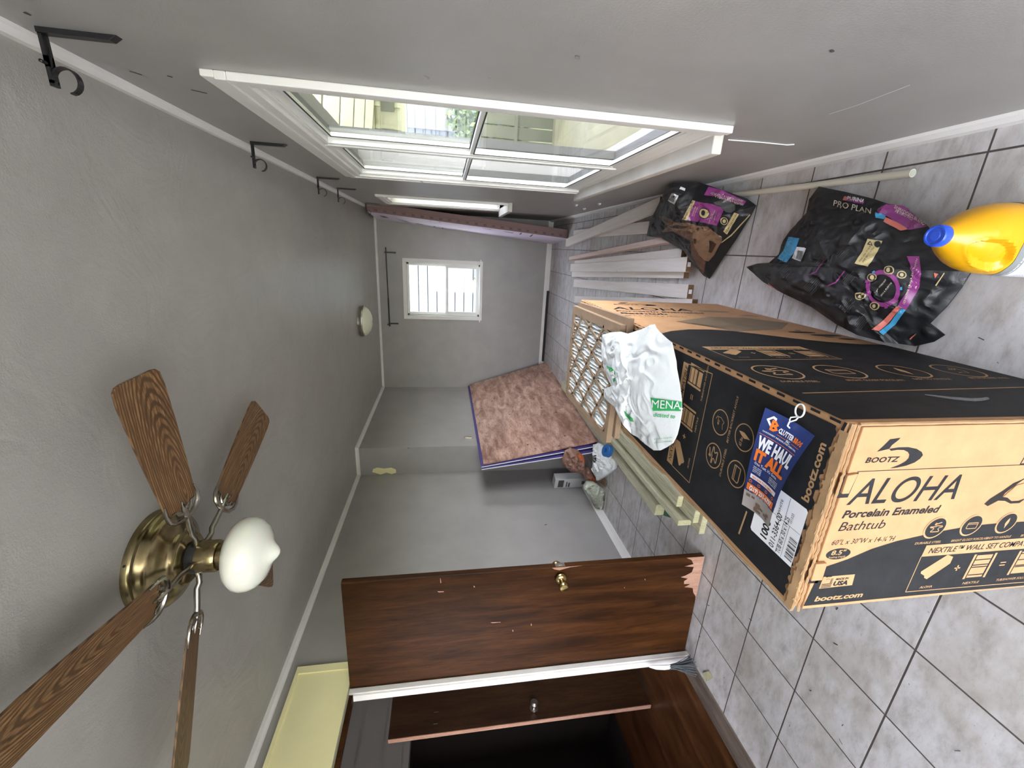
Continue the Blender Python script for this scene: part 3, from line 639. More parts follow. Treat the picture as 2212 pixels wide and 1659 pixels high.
text(k2, A2, '8.5"', .165, 2.085, .036, .11, .02, .1); text(k2, A2, 'Soaking Depth', .155, 2.06, .014, .13, .01, .1)
def band(mb, fn, a_, b_, t): 
    (x0, y0), (x1, y1) = a_, b_; l = math.hypot(x1-x0, y1-y0); nx, ny = -(y1-y0)/l*t, (x1-x0)/l*t
    mb.poly([fn(x0+nx, y0+ny), fn(x0-nx, y0-ny), fn(x1-nx, y1-ny), fn(x1+nx, y1+ny)])
def anvil(mb, fn, cx, cy, s):
    q = [(-.9, .45), (.0, .45), (.0, .62), (.9, .5), (.9, .3), (.5, .2), (.35, -.1), (.6, -.45), (.6, -.65), (-.6, -.65), (-.6, -.45), (-.3, -.1), (-.35, .2), (-.9, .3)]
    for i in range(len(q)): band(mb, fn, (cx+q[i][0]*s, cy+q[i][1]*s*.7-.1*s), (cx+q[(i+1) % len(q)][0]*s, cy+q[(i+1) % len(q)][1]*s*.7-.1*s), s*.06)
    band(mb, fn, (cx-.2*s, cy+.55*s), (cx+.6*s, cy+.8*s), s*.07); band(mb, fn, (cx-.25*s, cy+.4*s), (cx-.15*s, cy+.75*s), s*.16)
def tubicon(mb, fn, cx, cy, s):
    q = [(-.8, -.35), (-.7, .4), (.8, .4), (.8, .2), (.75, -.45), (-.6, -.45)]
    for i in range(6): band(mb, fn, (cx+q[i][0]*s, cy+q[i][1]*s), (cx+q[(i+1) % 6][0]*s, cy+q[(i+1) % 6][1]*s), s*.05)
    band(mb, fn, (cx-.7*s, cy+.2*s), (cx+.8*s, cy+.2*s), s*.04)
def feather(mb, fn, cx, cy, s):
    q = [(-.15, -.75), (-.2, -.4), (-.32, -.1), (-.25, .2), (-.1, .5), (.12, .8), (.2, .45), (.22, .1), (.12, -.2), (.02, -.45), (-.1, -.75)]
    mb.poly([fn(cx+x*s, cy+y*s) for x, y in q])
def angle40(mb, fn, cx, cy, s):
    text(mb, fn, '40°', cx-.45*s, cy+.15*s, .3*s, .8*s, .01, .2)
    q = [(-.6, -.5), (-.1, -.35), (.2, -.55), (.5, .0), (.45, .6), (.1, .75)]
    for i in range(5): band(mb, fn, (cx+q[i][0]*s, cy+q[i][1]*s), (cx+q[i+1][0]*s, cy+q[i+1][1]*s), s*.03)
ICON = [anvil, tubicon, feather, angle40]
for i, (cu, lab) in enumerate(((.94, 'DURABLE STEEL'), (1.245, 'BRIGHT GLOSSY PORCELAIN'), (1.55, 'EASY TO HANDLE'), (1.86, 'BETTER BACKREST'))):
    disc(k2, A2, (cu, 2.25), .088, .088, shear=.15); k3_ = None
    text(k2, A2, lab, cu-.12, 2.12, .018, .22 if i != 1 else .32, .01, .25)
k3 = MB(); A3 = ef(.0040); k4 = MB(); A4 = ef(.0054)
for i, cu in enumerate((.94, 1.245, 1.55, 1.86)):
    disc(k3, A3, (cu, 2.25), .076, .076, shear=.15); ICON[i](k4, A4, cu, 2.25, .055)
k2.poly([A2(.93, 2.105), A2(2.5, 2.105), A2(2.5, 2.005), A2(.925, 2.01)])
text(k3, A3, 'NEXTILE™ WALL SET COMPATIBLE', .965, 2.035, .045, .98, .005, .25)
for a_, b_ in (((.925, 2.01), (.92, 1.70)), ((.92, 1.70), (2.2, 1.68))): band(k2, A2, a_, b_, .003)
def tub3(mb, fn, ox, oy, s):   # drawn bathtub
    mb.poly([fn(ox+x*s, oy+y*s) for x, y in ((0, .38), (.75, .95), (1, .85), (1, .6), (.35, .05), (.22, .12), (.2, .2), (.02, .3))])
def shower(mb, fn, ox, oy, s, full):
    mb.poly([fn(ox+x*s, oy+y*s) for x, y in ((.15, 0), (.85, 0), (.9, 1), (.2, 1))])
    for p, q in ((0, .1), (.93, 1.03)): mb.poly([fn(ox+x*s, oy+y*s) for x, y in ((p, -.05), (q, -.05), (q+.05, 1.05), (p+.05, 1.05))])
def sline(mb, fn, ox, oy, s, full):
    for y in ((.1, .45, .55, .78) if not full else (.3, .36, .62, .9)): mb.poly([fn(ox+x*s, oy+y_*s) for x, y_ in ((.17, y), (.87, y), (.87, y+.04), (.17, y+.04))])
def panel_art(fa, fb, m1, m2, ox, oy, s, lab=True):
    tub3(m1, fa, ox, oy, .23*s); band(m1, fa, (ox+.29*s, oy+.09*s), (ox+.34*s, oy+.09*s), .006*s); band(m1, fa, (ox+.315*s, oy+.065*s), (ox+.315*s, oy+.115*s), .006*s)
    shower(m1, fa, ox+.41*s, oy-.01*s, .2*s, 0); sline(m2, fb, ox+.41*s, oy-.01*s, .2*s, 0)
    for d in (0, .025): band(m1, fa, (ox+.70*s, oy+(.08+d)*s), (ox+.75*s, oy+(.08+d)*s), .005*s)
    shower(m1, fa, ox+.82*s, oy-.01*s, .2*s, 1); sline(m2, fb, ox+.82*s, oy-.01*s, .2*s, 1)
    if lab:
        text(m1, fa, 'ALOHA', ox+.05*s, oy-.07*s, .02*s, .11*s, .01, .2); text(m1, fa, 'NEXTILE', ox+.43*s, oy-.07*s, .02*s, .15*s, .01, .2); text(m1, fa, 'TUB/SHOWER SOLUTION', ox+.74*s, oy-.07*s, .02*s, .34*s, .01, .2)
panel_art(A2, A3, k2, k3, .98, 1.79, 1.0)
k2.poly([A2(.17, 1.905), A2(.42, 1.905), A2(.43, 1.81), A2(.165, 1.805)])
text(k3, A3, 'MADE IN', .275, 1.868, .018, .10, .02, .2); text(k3, A3, 'USA', .265, 1.822, .035, .12, .05, .2); text(k3, A3, '*', .19, 1.845, .07, .045, .03)
for i in range(6): band(k3, A3, (.175 if i < 3 else .235, 1.815+i*.013), (.255, 1.817+i*.013), .003)
text(k2, A2, 'bootz.com', .16, 1.695, .042, .39, .03, .2)
cut = MB()
cut.poly([A1(.055, 2.56), A1(.055, 2.70), A1(.165, 2.71), A1(.145, 2.53), A1(.06, 2.53)]); cut.poly([A1(.04, 1.86), A1(.04, 1.90), A1(.15, 1.90), A1(.14, 1.855)])
hp = [(1.31, 2.40), (1.27, 2.42), (1.30, 2.46), (1.38, 2.52), (1.44, 2.575), (1.50, 2.60), (1.56, 2.64), (1.47, 2.56), (1.41, 2.50), (1.40, 2.47), (1.45, 2.46), (1.50, 2.43), (1.56, 2.43), (1.62, 2.45), (1.58, 2.41), (1.5, 2.41), (1.44, 2.435), (1.38, 2.44), (1.345, 2.42)]
cut.poly([A1(*p) for p in hp])
cut.build('handle_cut', 'void_shade', box)  # flat dark patches paint the shade inside the cuts
tb = MB(); tb.slab([E0(.07, 2.57), E0(.07, 2.70), E0(.14, 2.71), E0(.12, 2.57)], (0, -.02, 0)); tb.build('tuck_tab', 'cardboard', box, bevel=.004); tb = MB(); tb.slab([E0(.055, 1.90), E0(.05, 2.04), E0(.135, 2.04), E0(.14, 1.90)], (0, -.025, 0)); tb.build('tuck_tab', 'cardboard', box, bevel=.004); tb = MB()
tb.slab([E0(1.40, 2.47), E0(1.47, 2.56), E0(1.66, 2.60), E0(1.66, 2.45), E0(1.55, 2.425), E0(1.47, 2.45)][:4], (0, -.008, 0)); tb.build('tuck_tab', 'cardboard', box, bevel=.004)
rc = MB()
for a_, b_ in (((1.42, 2.72), (1.44, 2.86)), ((1.44, 2.86), (1.56, 2.87)), ((1.56, 2.87), (1.55, 2.73)), ((1.55, 2.73), (1.42, 2.72))): band(rc, A1, a_, b_, .004)
for k in range(3):
    t = 2.1*k; c0 = (1.49, 2.80); band(rc, A1, (c0[0]+.03*math.cos(t), c0[1]+.03*math.sin(t)), (c0[0]+.03*math.cos(t+1.2), c0[1]+.03*math.sin(t+1.2)), .007)
for q, off in ((k1, 0), (rc, 0)): pass
k1.v += []; o_ = len(k1.v); k1.add(rc.v, rc.f)
# ---- top face: black with tan border
tf = lambda d: (lambda u, v: bp(u, v, BZ+d))
T1, T2, T3 = tf(.0015), tf(.003), tf(.0045)
pts = [(BX0+.045, BY1-.05)]
random.seed(9); n_ = 34
edge = []
for i in range(n_+1):
    x = BX0+.045+(BX1-BX0-.115)*i/n_; d = .075+random.uniform(-.014, .014); edge.append((x, BY0+d)); edge.append((x+.02, BY0+d+random.choice((0, .0, .012))))
k1.poly([T1(BX0+.045, BY1-.05)]+[T1(x, y) for x, y in edge]+[T1(BX1-.07, BY1-.05)])
for i in range(34):       # printed dashes beside the right-hand edge
    y = BY0+.06+i*.148; k1.poly([T1(BX1-.028, y), T1(BX1-.010, y), T1(BX1-.010, y+.075), T1(BX1-.028, y+.075)])
k1.poly([T1(BX1-.07, BY0+.03), T1(BX1-.005, BY0+.02), T1(BX1-.005, BY0+.04), T1(BX1-.07, BY0+.05)])
ofs = lambda u: u-.0
text(k2, T2, 'bootz.com', 2.415, -.625, .055, .43, .03, .0)
k2.poly([T2(1.80, 1.04), T2(1.80, .93), T2(2.90, .97), T2(2.90, 1.06)])
text(k3, T3, 'NEXTILE™ WALL SET COMPATIBLE', 1.83, .965, .05, 1.04, .005, .2)
for a_, b_ in (((1.80, .93), (1.80, .60)), ((1.80, .60), (2.92, .59)), ((2.92, .59), (2.90, .97))): band(k2, T2, a_, b_, .004)
panel_art(T2, T3, k2, k3, 1.87, .73, 1.02)
for i, (cx, cyy, lab, lw) in enumerate(((2.235, .35, 'DURABLE STEEL', .27), (2.235, .04, 'GLOSSY PORCELAIN', 0), (2.56, .05, 'EASY TO HANDLE', .30), (2.555, .355, 'BETTER BACKREST ANGLE', .42))):
    disc(k2, T2, (cx, cyy), .115, .108, ring=.009, n=36)
    (anvil, tubicon, feather, angle40)[i](k2, T2, cx+(.02 if i == 2 else 0), cyy, .085)
    if lw: text(k2, T2, lab, cx-.13, cyy-.145, .022, lw, .01, .2)
text(k2, T2, '65 lbs.', 2.475, .06, .03, .08, .02, .2)
band(k2, T2, (1.79, -.14), (2.02, -.16), .008)
lb = MB(); lb.poly([T3(x, y) for x, y in ((1.915, -.645), (2.36, -.645), (2.375, -.63), (2.375, -.25), (2.36, -.235), (1.93, -.235), (1.915, -.25))]); lb.build('shipping_label', 'label_white', box, label='white printed shipping label')
lt = MB(); T5 = tf(.006)
text(lt, T5, '1000', 1.93, -.40, .06, .17, .03); text(lt, T5, '011-3364-00', 1.93, -.475, .045, .28, .01); text(lt, T5, 'TUB 60 x 30 x 14.25', 1.93, -.535, .035, .30, .01)
for i, wd in enumerate((3, 1, 2, 4, 1, 3, 2, 1, 4, 2, 1, 3, 1, 2, 3, 1)):
    lt.poly([T5(1.95+i*.011, -.64), T5(1.95+i*.011+.0022*wd, -.64), T5(1.95+i*.011+.0022*wd, -.575), T5(1.95+i*.011, -.575)])
    lt.poly([T5(2.19+i*.009, -.36), T5(2.19+i*.009+.002*wd, -.36), T5(2.19+i*.009+.002*wd, -.28), T5(2.19+i*.009, -.28)])
for k, (tx, y, w_) in enumerate((('PRODUCT: TOLCHA', -.40, .14), ('WHITE 2784MFG-3701FX', -.45, .15), ('13/13/23', -.56, .10))): text(lt, T5, ('Product data', 'WHITE', '13/13/23')[k], 2.2, y, .02, w_*.8, .0)
for a_, b_ in (((1.92, -.50), (2.37, -.50)), ((1.92, -.55), (2.18, -.55)), ((2.18, -.64), (2.18, -.25))): band(lt, T5, a_, b_, .0012)
lt.build('label_print', 'print_black', [o for o in box.children if o.name.startswith('shipping_label')][0])
# ---- right-hand side face
sf = lambda d: (lambda u, v: bp(BX1+d, v, BZ-u))
S1, S2 = sf(.0015), sf(.003); g_ = MB()
blk = [(.02, 1.55), (.10, 1.75), (.30, 1.90), (.6, 2.02), (.9, 2.04), (1.15, 1.98), (1.4, 1.82), (1.7, 1.6), (2.0, 1.45), (2.35, 1.36), (2.6, 1.35)]
k1.poly([S1(.0, 1.55)]+[S1(u, v) for u, v in blk]+[S1(2.66, 1.35), S1(2.66, BY0+.06), S1(0.0, BY0+.06)])
logo(k1, S1, .28, 4.02, 1.5, 1.0)
text(k1, S1, 'ALOHA', .20, 3.48, .27, 1.35, .01, .3); text(k1, S1, 'Porcelain Enameled', .17, 3.29, .10, 1.45, .03, .25); text(k1, S1, 'Bathtub', .15, 3.08, .12, .75, .03, .25)
text(k1, S1, '60"L x 30"W x 14-¼"H', .15, 2.92, .06, .95, .0, .25)
g_.poly([S1(u, v) for u, v in ((.72, 2.55), (1.5, 3.0), (2.1, 3.0), (2.55, 2.65), (2.0, 2.15), (1.2, 1.95), (1.05, 2.16))])
g_.poly([S1(u, v) for u, v in ((.72, 2.55), (.95, 2.42), (1.3, 2.2), (1.05, 2.16))]); disc(g_, S1, (1.95, 3.55), .28, .09); disc(g_, S1, (2.35, 3.2), .18, .05)
g_.build('printed_picture', 'ink_grey', box)
for c_, r, r2 in (((2.15, 1.98), .20, .05), ((2.35, 1.82), .22, .05), ((2.3, 1.72), .07, .02), ((2.45, 1.62), .12, .035), ((2.2, 2.1), .04, .02)): disc(k1, S1, c_, r, r2)
k2.poly([S2(.21, 1.13), S2(1.40, 1.20), S2(1.40, 1.06), S2(.21, 1.0)])
text(k3, sf(.0045), 'NEXTILE™ WALL SET COMPATIBLE', .27, 1.05, .05, 1.05, .005, .2)
for a_, b_ in (((.21, 1.0), (.22, .64)), ((.22, .64), (1.42, .70)), ((1.42, .70), (1.40, 1.06))): band(k2, S2, a_, b_, .005)
panel_art(S2, sf(.0045), k2, k3, .28, .80, 1.05)
for i, (cu, lab) in enumerate(((.36, 'DURABLE STEEL'), (.98, 'BRIGHT GLOSSY PORCELAIN'), (1.66, 'EASY TO HANDLE'), (2.28, 'BETTER BACKREST ANGLE'))):
    disc(k2, S2, (cu, .28+i*.02), .20, .19, ring=.016, n=40); (anvil, tubicon, feather, angle40)[i](k2, S2, cu, .28+i*.02, .13)
    text(k2, S2, lab, cu-.18, .02+i*.03, .035, (.34, .55, .38, .42)[i], .01, .2)
band(k2, S2, (.14, -.22), (2.6, -.10), .007)
for i in range(40): k1.poly([S1(.020, BY0+.1+i*.127), S1(.045, BY0+.1+i*.127), S1(.045, BY0+.165+i*.127), S1(.020, BY0+.165+i*.127)])
k1.build('ink_print', 'ink_black', box); k2.build('tan_print', 'card_print', box); k3.build('overprint', 'ink_black', box); k4.build('icon_line', 'card_print', box)
sc = MB().tube([bp(BX1+.008, y, z) for y, z in ((-.28, 1.55), (-.36, 1.42), (-.40, 1.30), (-.39, 1.2), (-.37, 1.12))], [.004, .012, .016, .014, .012], 6); sc.build('tape_scrap', 'print_grey', box)
# ------------------------------------------------------------------ door-hanger card lying on the carton
hc = thing('door_hanger_card', 'dark blue junk-removal card with orange writing lying on the carton top', 'card', (2.5, -.3, BZ+.02))
TL, TR_, BR, BL = Vector((2.93, -.20, BZ+.11)), Vector((2.875, -.555, BZ+.03)), Vector((2.14, -.46, BZ+.075)), Vector((2.10, -.11, BZ+.02))
def cf(d): return lambda u, v: (TL.lerp(TR_, u)).lerp(BL.lerp(BR, u), v) + Vector((0, 0, d+.05*math.sin(v*3.1)*(.4+.6*math.sin(u*1.6)) - .03*math.sin(u*3.14)))
def cgrid(mb, fn, u0, u1, v0, v1, nu=10, nv=18):
    mb.add([fn(u0+(u1-u0)*i/nu, v0+(v1-v0)*j/nv) for j in range(nv+1) for i in range(nu+1)], [(j*(nu+1)+i, j*(nu+1)+i+1, (j+1)*(nu+1)+i+1, (j+1)*(nu+1)+i) for j in range(nv) for i in range(nu)])
q = MB(); cgrid(q, cf(0), 0, 1, 0, .86); cgrid(q, cf(-.003), 0, 1, 0, .86); q.build('card', 'tag_blue', hc)
q = MB(); cgrid(q, cf(0), 0, 1, .86, 1.05, 10, 5); q.mi = 1
random.seed(2)
for i in range(9):
    u = random.uniform(.05, .8); v = random.uniform(.88, 1.0); cgrid(q, cf(.003), u, u+random.uniform(.05, .18), v, min(1.05, v+random.uniform(.02, .06)), 2, 2)
q.build('photo_strip', ['photo_grey', 'photo_brown'], hc)
def ctext(mb, fn, txt, u, v, h, w_, bold=0, slant=0):
    vs, fs = glyphs(txt, bold, 1); wd = max(p[0] for p in vs); mb.add([fn(u+(p[0]/wd)*w_, v-p[1]*h/.69+(p[0]/wd)*slant) for p in vs], fs)
wq, oq, bq = MB(), MB(), MB(); c1 = cf(.004); c2 = cf(.007)
ctext(wq, c1, 'C', .09, .13, .09, .17, .04); ctext(oq, c2, 'B', .19, .16, .09, .17, .04)
ctext(wq, c1, 'CLUTTER', .36, .15, .045, .34, .04); ctext(oq, c1, 'BROS', .71, .15, .045, .20, .04); ctext(wq, c1, 'INC.', .58, .19, .025, .10, .03)
ctext(wq, c1, 'NORTHWEST INDIANA JUNK REMOVAL', .09, .21, .014, .78, .02); 
for v, a_, b_ in ((.235, .04, .9), (.172, .36, .56), (.172, .70, .90)): cgrid(oq, c1, a_, b_, v, v+.004, 8, 1)
ctext(wq, c1, 'WE HAUL', .08, .375, .115, .84, .05); ctext(oq, c1, 'IT ALL.', .08, .50, .105, .84, .06); ctext(wq, c1, "One Text. It's Gone.", .12, .545, .03, .66, .01)
for i in range(4):
    ctext(wq, c1, ('YARD WASTE', 'FURNITURE', 'GARAGE', 'HOT TUBS')[i], .12, .575+i*.018, .010, .22, .02); ctext(wq, c1, ('ESTATE CLEANOUTS', 'DEMOLITION', 'HOT TUBS', 'APPLIANCES')[i], .58, .575+i*.018, .010, .27, .02)
cgrid(wq, c1, .10, .90, .655, .700, 8, 2); ctext(oq, c2, 'NO JOB TOO SMALL', .16, .69, .022, .66, .03)
for i in range(4): disc(oq, c1, (.13+i*.24, .735), .045, .016, ring=.008)
cgrid(oq, c1, .06, .94, .765, .84, 8, 3); ctext(bq, c2, '(219) 231-6737', .14, .825, .045, .74, .05); ctext(wq, c1, 'CALL OR TEXT TODAY', .25, .856, .010, .55, .02)
wq.build('white_writing', 'tag_white', hc); oq.build('orange_writing', 'tag_orange', hc); bq.build('phone_number', 'tag_white', hc)
cl = MB(); c0 = Vector((3.0, -.43, BZ+.05)); ring = [c0+Vector((.045*math.cos(t), .035*math.sin(t), .01)) for t in [i*.35 for i in range(18)]]; cl.tube(ring, .0055, 8, closed=True)
k_ = c0+Vector((-.045, .005, .0)); e0 = Vector((2.905, -.395, BZ+.075))
for s_ in (1, -1): cl.tube([k_, k_.lerp(e0, .4)+Vector((0, .022*s_, .015)), k_.lerp(e0, .75)+Vector((0, .01*s_, .01)), e0], .005, 7)
cl.tube([e0+Vector((0, 0, .005)), e0+Vector((-.03, 0, .01)), e0+Vector((-.05, .01, -.02))], .005, 7); cl.build('elastic_loop', 'white_plastic', hc, smooth=True)
# ------------------------------------------------------------------ pleated furnace filters at the far end of the carton
def make_filter(z, dx, dy, rz, label):
    L, W_, T = 2.06, 1.64, .075
    t = thing('pleated_air_filter', label, 'filter', (2.28+dx, 3.34+dy, z), 'pleated filters on the bathtub carton')
    R_ = Matrix.Rotation(rz, 3, 'Z'); P = lambda x, y, h: Vector((2.28+dx, 3.34+dy, z+h)) + R_ @ Vector((x, y, 0))
    f = MB()
    def b(x0, y0, x1, y1, h0, h1): f.hexa([P(x0, y0, h0), P(x1, y0, h0), P(x1, y1, h0), P(x0, y1, h0)], [P(x0, y0, h1), P(x1, y0, h1), P(x1, y1, h1), P(x0, y1, h1)])
    hw, hl = W_/2, L/2
    b(-hw, -hl, hw, -hl+.11, 0, T); b(-hw, hl-.11, hw, hl, 0, T); b(-hw, -hl+.11, -hw+.11, hl-.11, 0, T); b(hw-.13, -hl+.11, hw, hl-.11, 0, T)
    f.build('frame', 'filter_card', t)
    p = MB(); n = 24; vs = []; zz = [.012, T-.012]
    for i in range(n*2+1):
        x = -hw+.1+(W_-.2)*i/(n*2)
        for j in range(13):
            y = -hl+.1+(L-.2)*j/12; vs.append(P(x+.012*math.sin(j*1.9+i), y, zz[i % 2]+.004*math.sin(j*3+i)))
    p.add(vs, [(i*13+j, (i+1)*13+j, (i+1)*13+j+1, i*13+j+1) for i in range(n*2) for j in range(12)]); p.build('pleats', 'pleat_white', t)
    s_ = MB()
    def bar(x0, y0, x1, y1, w_=.022):
        d = Vector((x1-x0, y1-y0, 0)).normalized(); nn = Vector((-d.y, d.x, 0))*w_
        q = [(x0+nn.x, y0+nn.y), (x0-nn.x, y0-nn.y), (x1-nn.x, y1-nn.y), (x1+nn.x, y1+nn.y)]
        s_.hexa([P(a_, b_, T-.012) for a_, b_ in q], [P(a_, b_, T+.002) for a_, b_ in q])
    hx, hy = hw-.1, hl-.1
    def clipbar(c_, sl):
        pts = []
        for x in (-hx, hx):
            y = sl*x+c_
            if -hy <= y <= hy: pts.append((x, y))
        for y in (-hy, hy):
            x = (y-c_)/sl
            if -hx < x < hx: pts.append((x, y))
        if len(pts) >= 2: bar(*pts[0], *pts[1])
    for k in range(-3, 4): clipbar(k*.50+.1, -.80)
    for k in range(-5, 6): clipbar(k*.95, 3.4)
    s_.build('support_lattice', 'filter_card', t)
    return t
make_filter(BZ+.009, .03, -.06, .03, 'lower of two pleated furnace filters on the carton, mostly under the other')
fu = make_filter(BZ+.087, -.05, .0, .015, 'upper pleated furnace filter with cardboard lattice on far end of carton')
# ------------------------------------------------------------------ white store bag on the carton
px = [(1385,445),(1350,450),(1270,490),(1180,520),(1130,535),(1060,515),(970,522),(890,545),(884,600),(880,650),(876,720),(890,780),(900,870),(975,1040),(900,1060),(905,1150),(1000,1230),(1040,1310),(1080,1400),(1160,1490),(1230,1530),(1300,1590),(1380,1650),(1440,1650),(1500,1620),(1560,1580),(1600,1500),(1620,1420),(1645,1280),(1640,1150),(1620,1000),(1595,870),(1590,800),(1550,620),(1500,580),(1440,525),(1400,480)]
px = [(1100+.226*a_, 600+.226*b_) for a_, b_ in px]
ol = [at(x, y, 2, BZ+(.20 if x < 1345 else .10)) for x, y in px]
cb = at(1385, 830, 2, BZ+.14)
mb = puff(ol, (0, .03, .13), (0, 0, -.035), rings=70, per=6, amp=.019, sc=2.6, seed=3, power=2.4, center=cb, calm=(at(1100+.226*1500, 600+.226*1240, 2, BZ+.2), .30))
wb = thing('shopping_bag', 'crumpled white plastic shopping bag with green print lying on the bathtub carton', 'plastic bag', (2.4, 1.5, BZ+.1))
for i, v in enumerate(mb.v):
    if v.z < BZ+.012: v.z = BZ+.012
bv = mb.bvh(); mb.build('bag', 'bag_white', wb, smooth=True)
gm = MB(); wm = MB(); k = lambda x, y: (1100+.226*x, 600+.226*y)
drape_poly(gm, bv, [k(1352,1145), k(1645,1185), k(1645,1275), k(1560,1272), k(1375,1272), k(1360,1190)], L=4, off=.006)
drape_text(wm, bv, 'MENA', k(1368,1240), k(1650,1258), 17, bold=0.0, L=2.5, off=.02)
drape_text(gm, bv, 'dicated to', k(1375,1325), k(1585,1345), 9, bold=.01, slant=.2, L=4, off=.006)
drape_poly(gm, bv, [k(930,840), k(985,860), k(1015,900), k(1018,980), k(1000,1000), k(985,930), k(960,890)], L=4, off=.006)
drape_poly(gm, bv, [k(1095,1265), k(1180,1340), k(1195,1375), k(1160,1370), k(1110,1310)], L=4, off=.006)
drape_text(wm, bv, 'M', k(965,905), k(1000,965), 9, bold=.05, L=3, off=.010)
for y in (1545, 1580): drape_text(gm, bv, 'please recycle', k(1390, y), k(1560, y-15), 3, L=4, off=.006)
gm.build('green_print', 'print_green', wb); wm.build('white_lettering', 'tag_white', wb)
# ------------------------------------------------------------------ ceiling fan
FX, FY = .544, 1.55
fan = thing('ceiling_fan', 'brass ceiling fan with five oak blades and white schoolhouse glass globe', 'ceiling fan', (FX, FY, H))
Z = lambda z: z-H
MB().lathe([(.53, 0), (.53, -.05), (.515, -.07), (.52, -.10), (.50, -.12), (.495, -.15), (.46, -.19), (.38, -.225), (.31, -.25), (.285, -.28), (.28, -.32), (.25, -.345), (.15, -.35)], (FX, FY, H), n=64).build('motor_housing', 'antique_brass', fan, smooth=True)
MB().lathe([(.17, -.33), (.17, -.44), (.14, -.44)], (FX, FY, H), n=32).build('flywheel', 'seal_black', fan, smooth=True)
MB().lathe([(.10, -.38), (.165, -.40), (.17, -.44), (.17, -.60), (.155, -.625), (.135, -.63), (.135, -.65), (.15, -.66), (.15, -.73), (.13, -.74)], (FX, FY, H), n=40).build('switch_cup', 'antique_brass', fan, smooth=True)
gb = MB().lathe([(.12, -.68), (.145, -.70), (.19, -.712), (.27, -.74), (.34, -.78), (.385, -.84), (.395, -.90), (.385, -.96), (.355, -1.02), (.29, -1.08), (.20, -1.12), (.14, -1.145), (.10, -1.175), (.06, -1.215), (.025, -1.235), (.005, -1.238)], (FX, FY, H), n=64)
gb.build('glass_globe', 'opal_glass', fan, smooth=True)
ZB = 7.69
for k in range(5):
    a_ = 6.144+k*2*math.pi/5; R_ = Matrix.Rotation(a_, 3, 'Z') @ Matrix.Rotation(math.radians(-12), 3, 'X')
    ce = Vector((FX, FY, ZB))
    def Q(x, y, z): return ce + R_ @ Vector((x, y, z))
    prof = [(.70, .16), (.78, .19), (1.2, .215), (1.6, .235), (2.0, .245), (2.13, .235), (2.17, .20), (2.18, .15)]
    up = [(x, y) for x, y in prof]; pts = up+[(x, -y) for x, y in reversed(up)]
    bm_ = MB().prism([Q(x, y, -.011) for x, y in pts], R_ @ Vector((0, 0, .022)))
    o = bm_.build('blade', 'oak', fan, bevel=.004)
    # blade grain follows the blade: its own frame
    o.rotation_euler = (0, 0, a_); inv = Matrix.Rotation(-a_, 3, 'Z')
    for v in o.data.vertices: v.co = inv @ (v.co - Vector((0, 0, 0)))
    ir = MB()
    Q2 = lambda x, y, z: Q(x, y, z-.018)
    ir.tube([ce+Matrix.Rotation(a_, 3, 'Z') @ Vector(p) for p in ((.13, 0, .03), (.20, 0, -.01), (.27, 0, -.02), (.33, 0, .0))]+[Q2(.42, 0, .01), Q2(.52, 0, 0), Q2(.60, 0, 0)], [.03, .03, .028, .028, .03, .028, .03], 10)
    for s_ in (1, -1):
        ir.tube([Q2(.58, 0, 0), Q2(.585, .06*s_, 0), Q2(.61, .13*s_, .0), Q2(.67, .185*s_, .0), Q2(.75, .20*s_, .0), Q2(.86, .185*s_, .0)], [.026, .026, .026, .023, .018, .006], 8)
        ir.tube([Q2(.64, .03*s_, 0), Q2(.68, .09*s_, 0), Q2(.72, .10*s_, 0), Q2(.72, .15*s_, 0)], [.02, .016, .012, .01], 8)
    ir.tube([Q2(.58, 0, 0), Q2(.68, 0, 0), Q2(.78, 0, 0)], [.03, .028, .006], 8)
    ir.lathe([(.018, 0), (.018, .012), (.008, .018)], Q2(.73, .0, -.03), tuple(R_ @ Vector((0, 0, -1))), 10)
    ir.build('blade_iron', 'pewter', fan, smooth=True)
for t in (.6, 2.2, 3.9, 5.3): 
    MB().lathe([(.014, 0), (.014, .012), (.004, .015)], (FX+.52*math.cos(t), FY+.52*math.sin(t), H-.03), (math.cos(t), math.sin(t), 0), 8).build('screw', 'seal_black', fan)
# ------------------------------------------------------------------ flush ceiling light
cl_ = thing('flush_ceiling_light', 'small domed ceiling light with nickel rim near the far wall', 'ceiling light', (1.1, 13.4, H))
MB().lathe([(.56, 0), (.56, -.08), (.575, -.10), (.56, -.14), (.50, -.14)], (1.1, 13.4, H), n=48).build('rim', 'brushed_nickel', cl_, smooth=True)
MB().lathe([(.54, -.12), (.53, -.17), (.47, -.25), (.36, -.33), (.2, -.385), (.03, -.40)], (1.1, 13.4, H), n=48).build('dome', 'dome_glass', cl_, smooth=True)
MB().lathe([(.04, -.39), (.045, -.41), (.03, -.44), (.005, -.45)], (1.1, 13.4, H), n=16).build('finial', 'brushed_nickel', cl_, smooth=True)
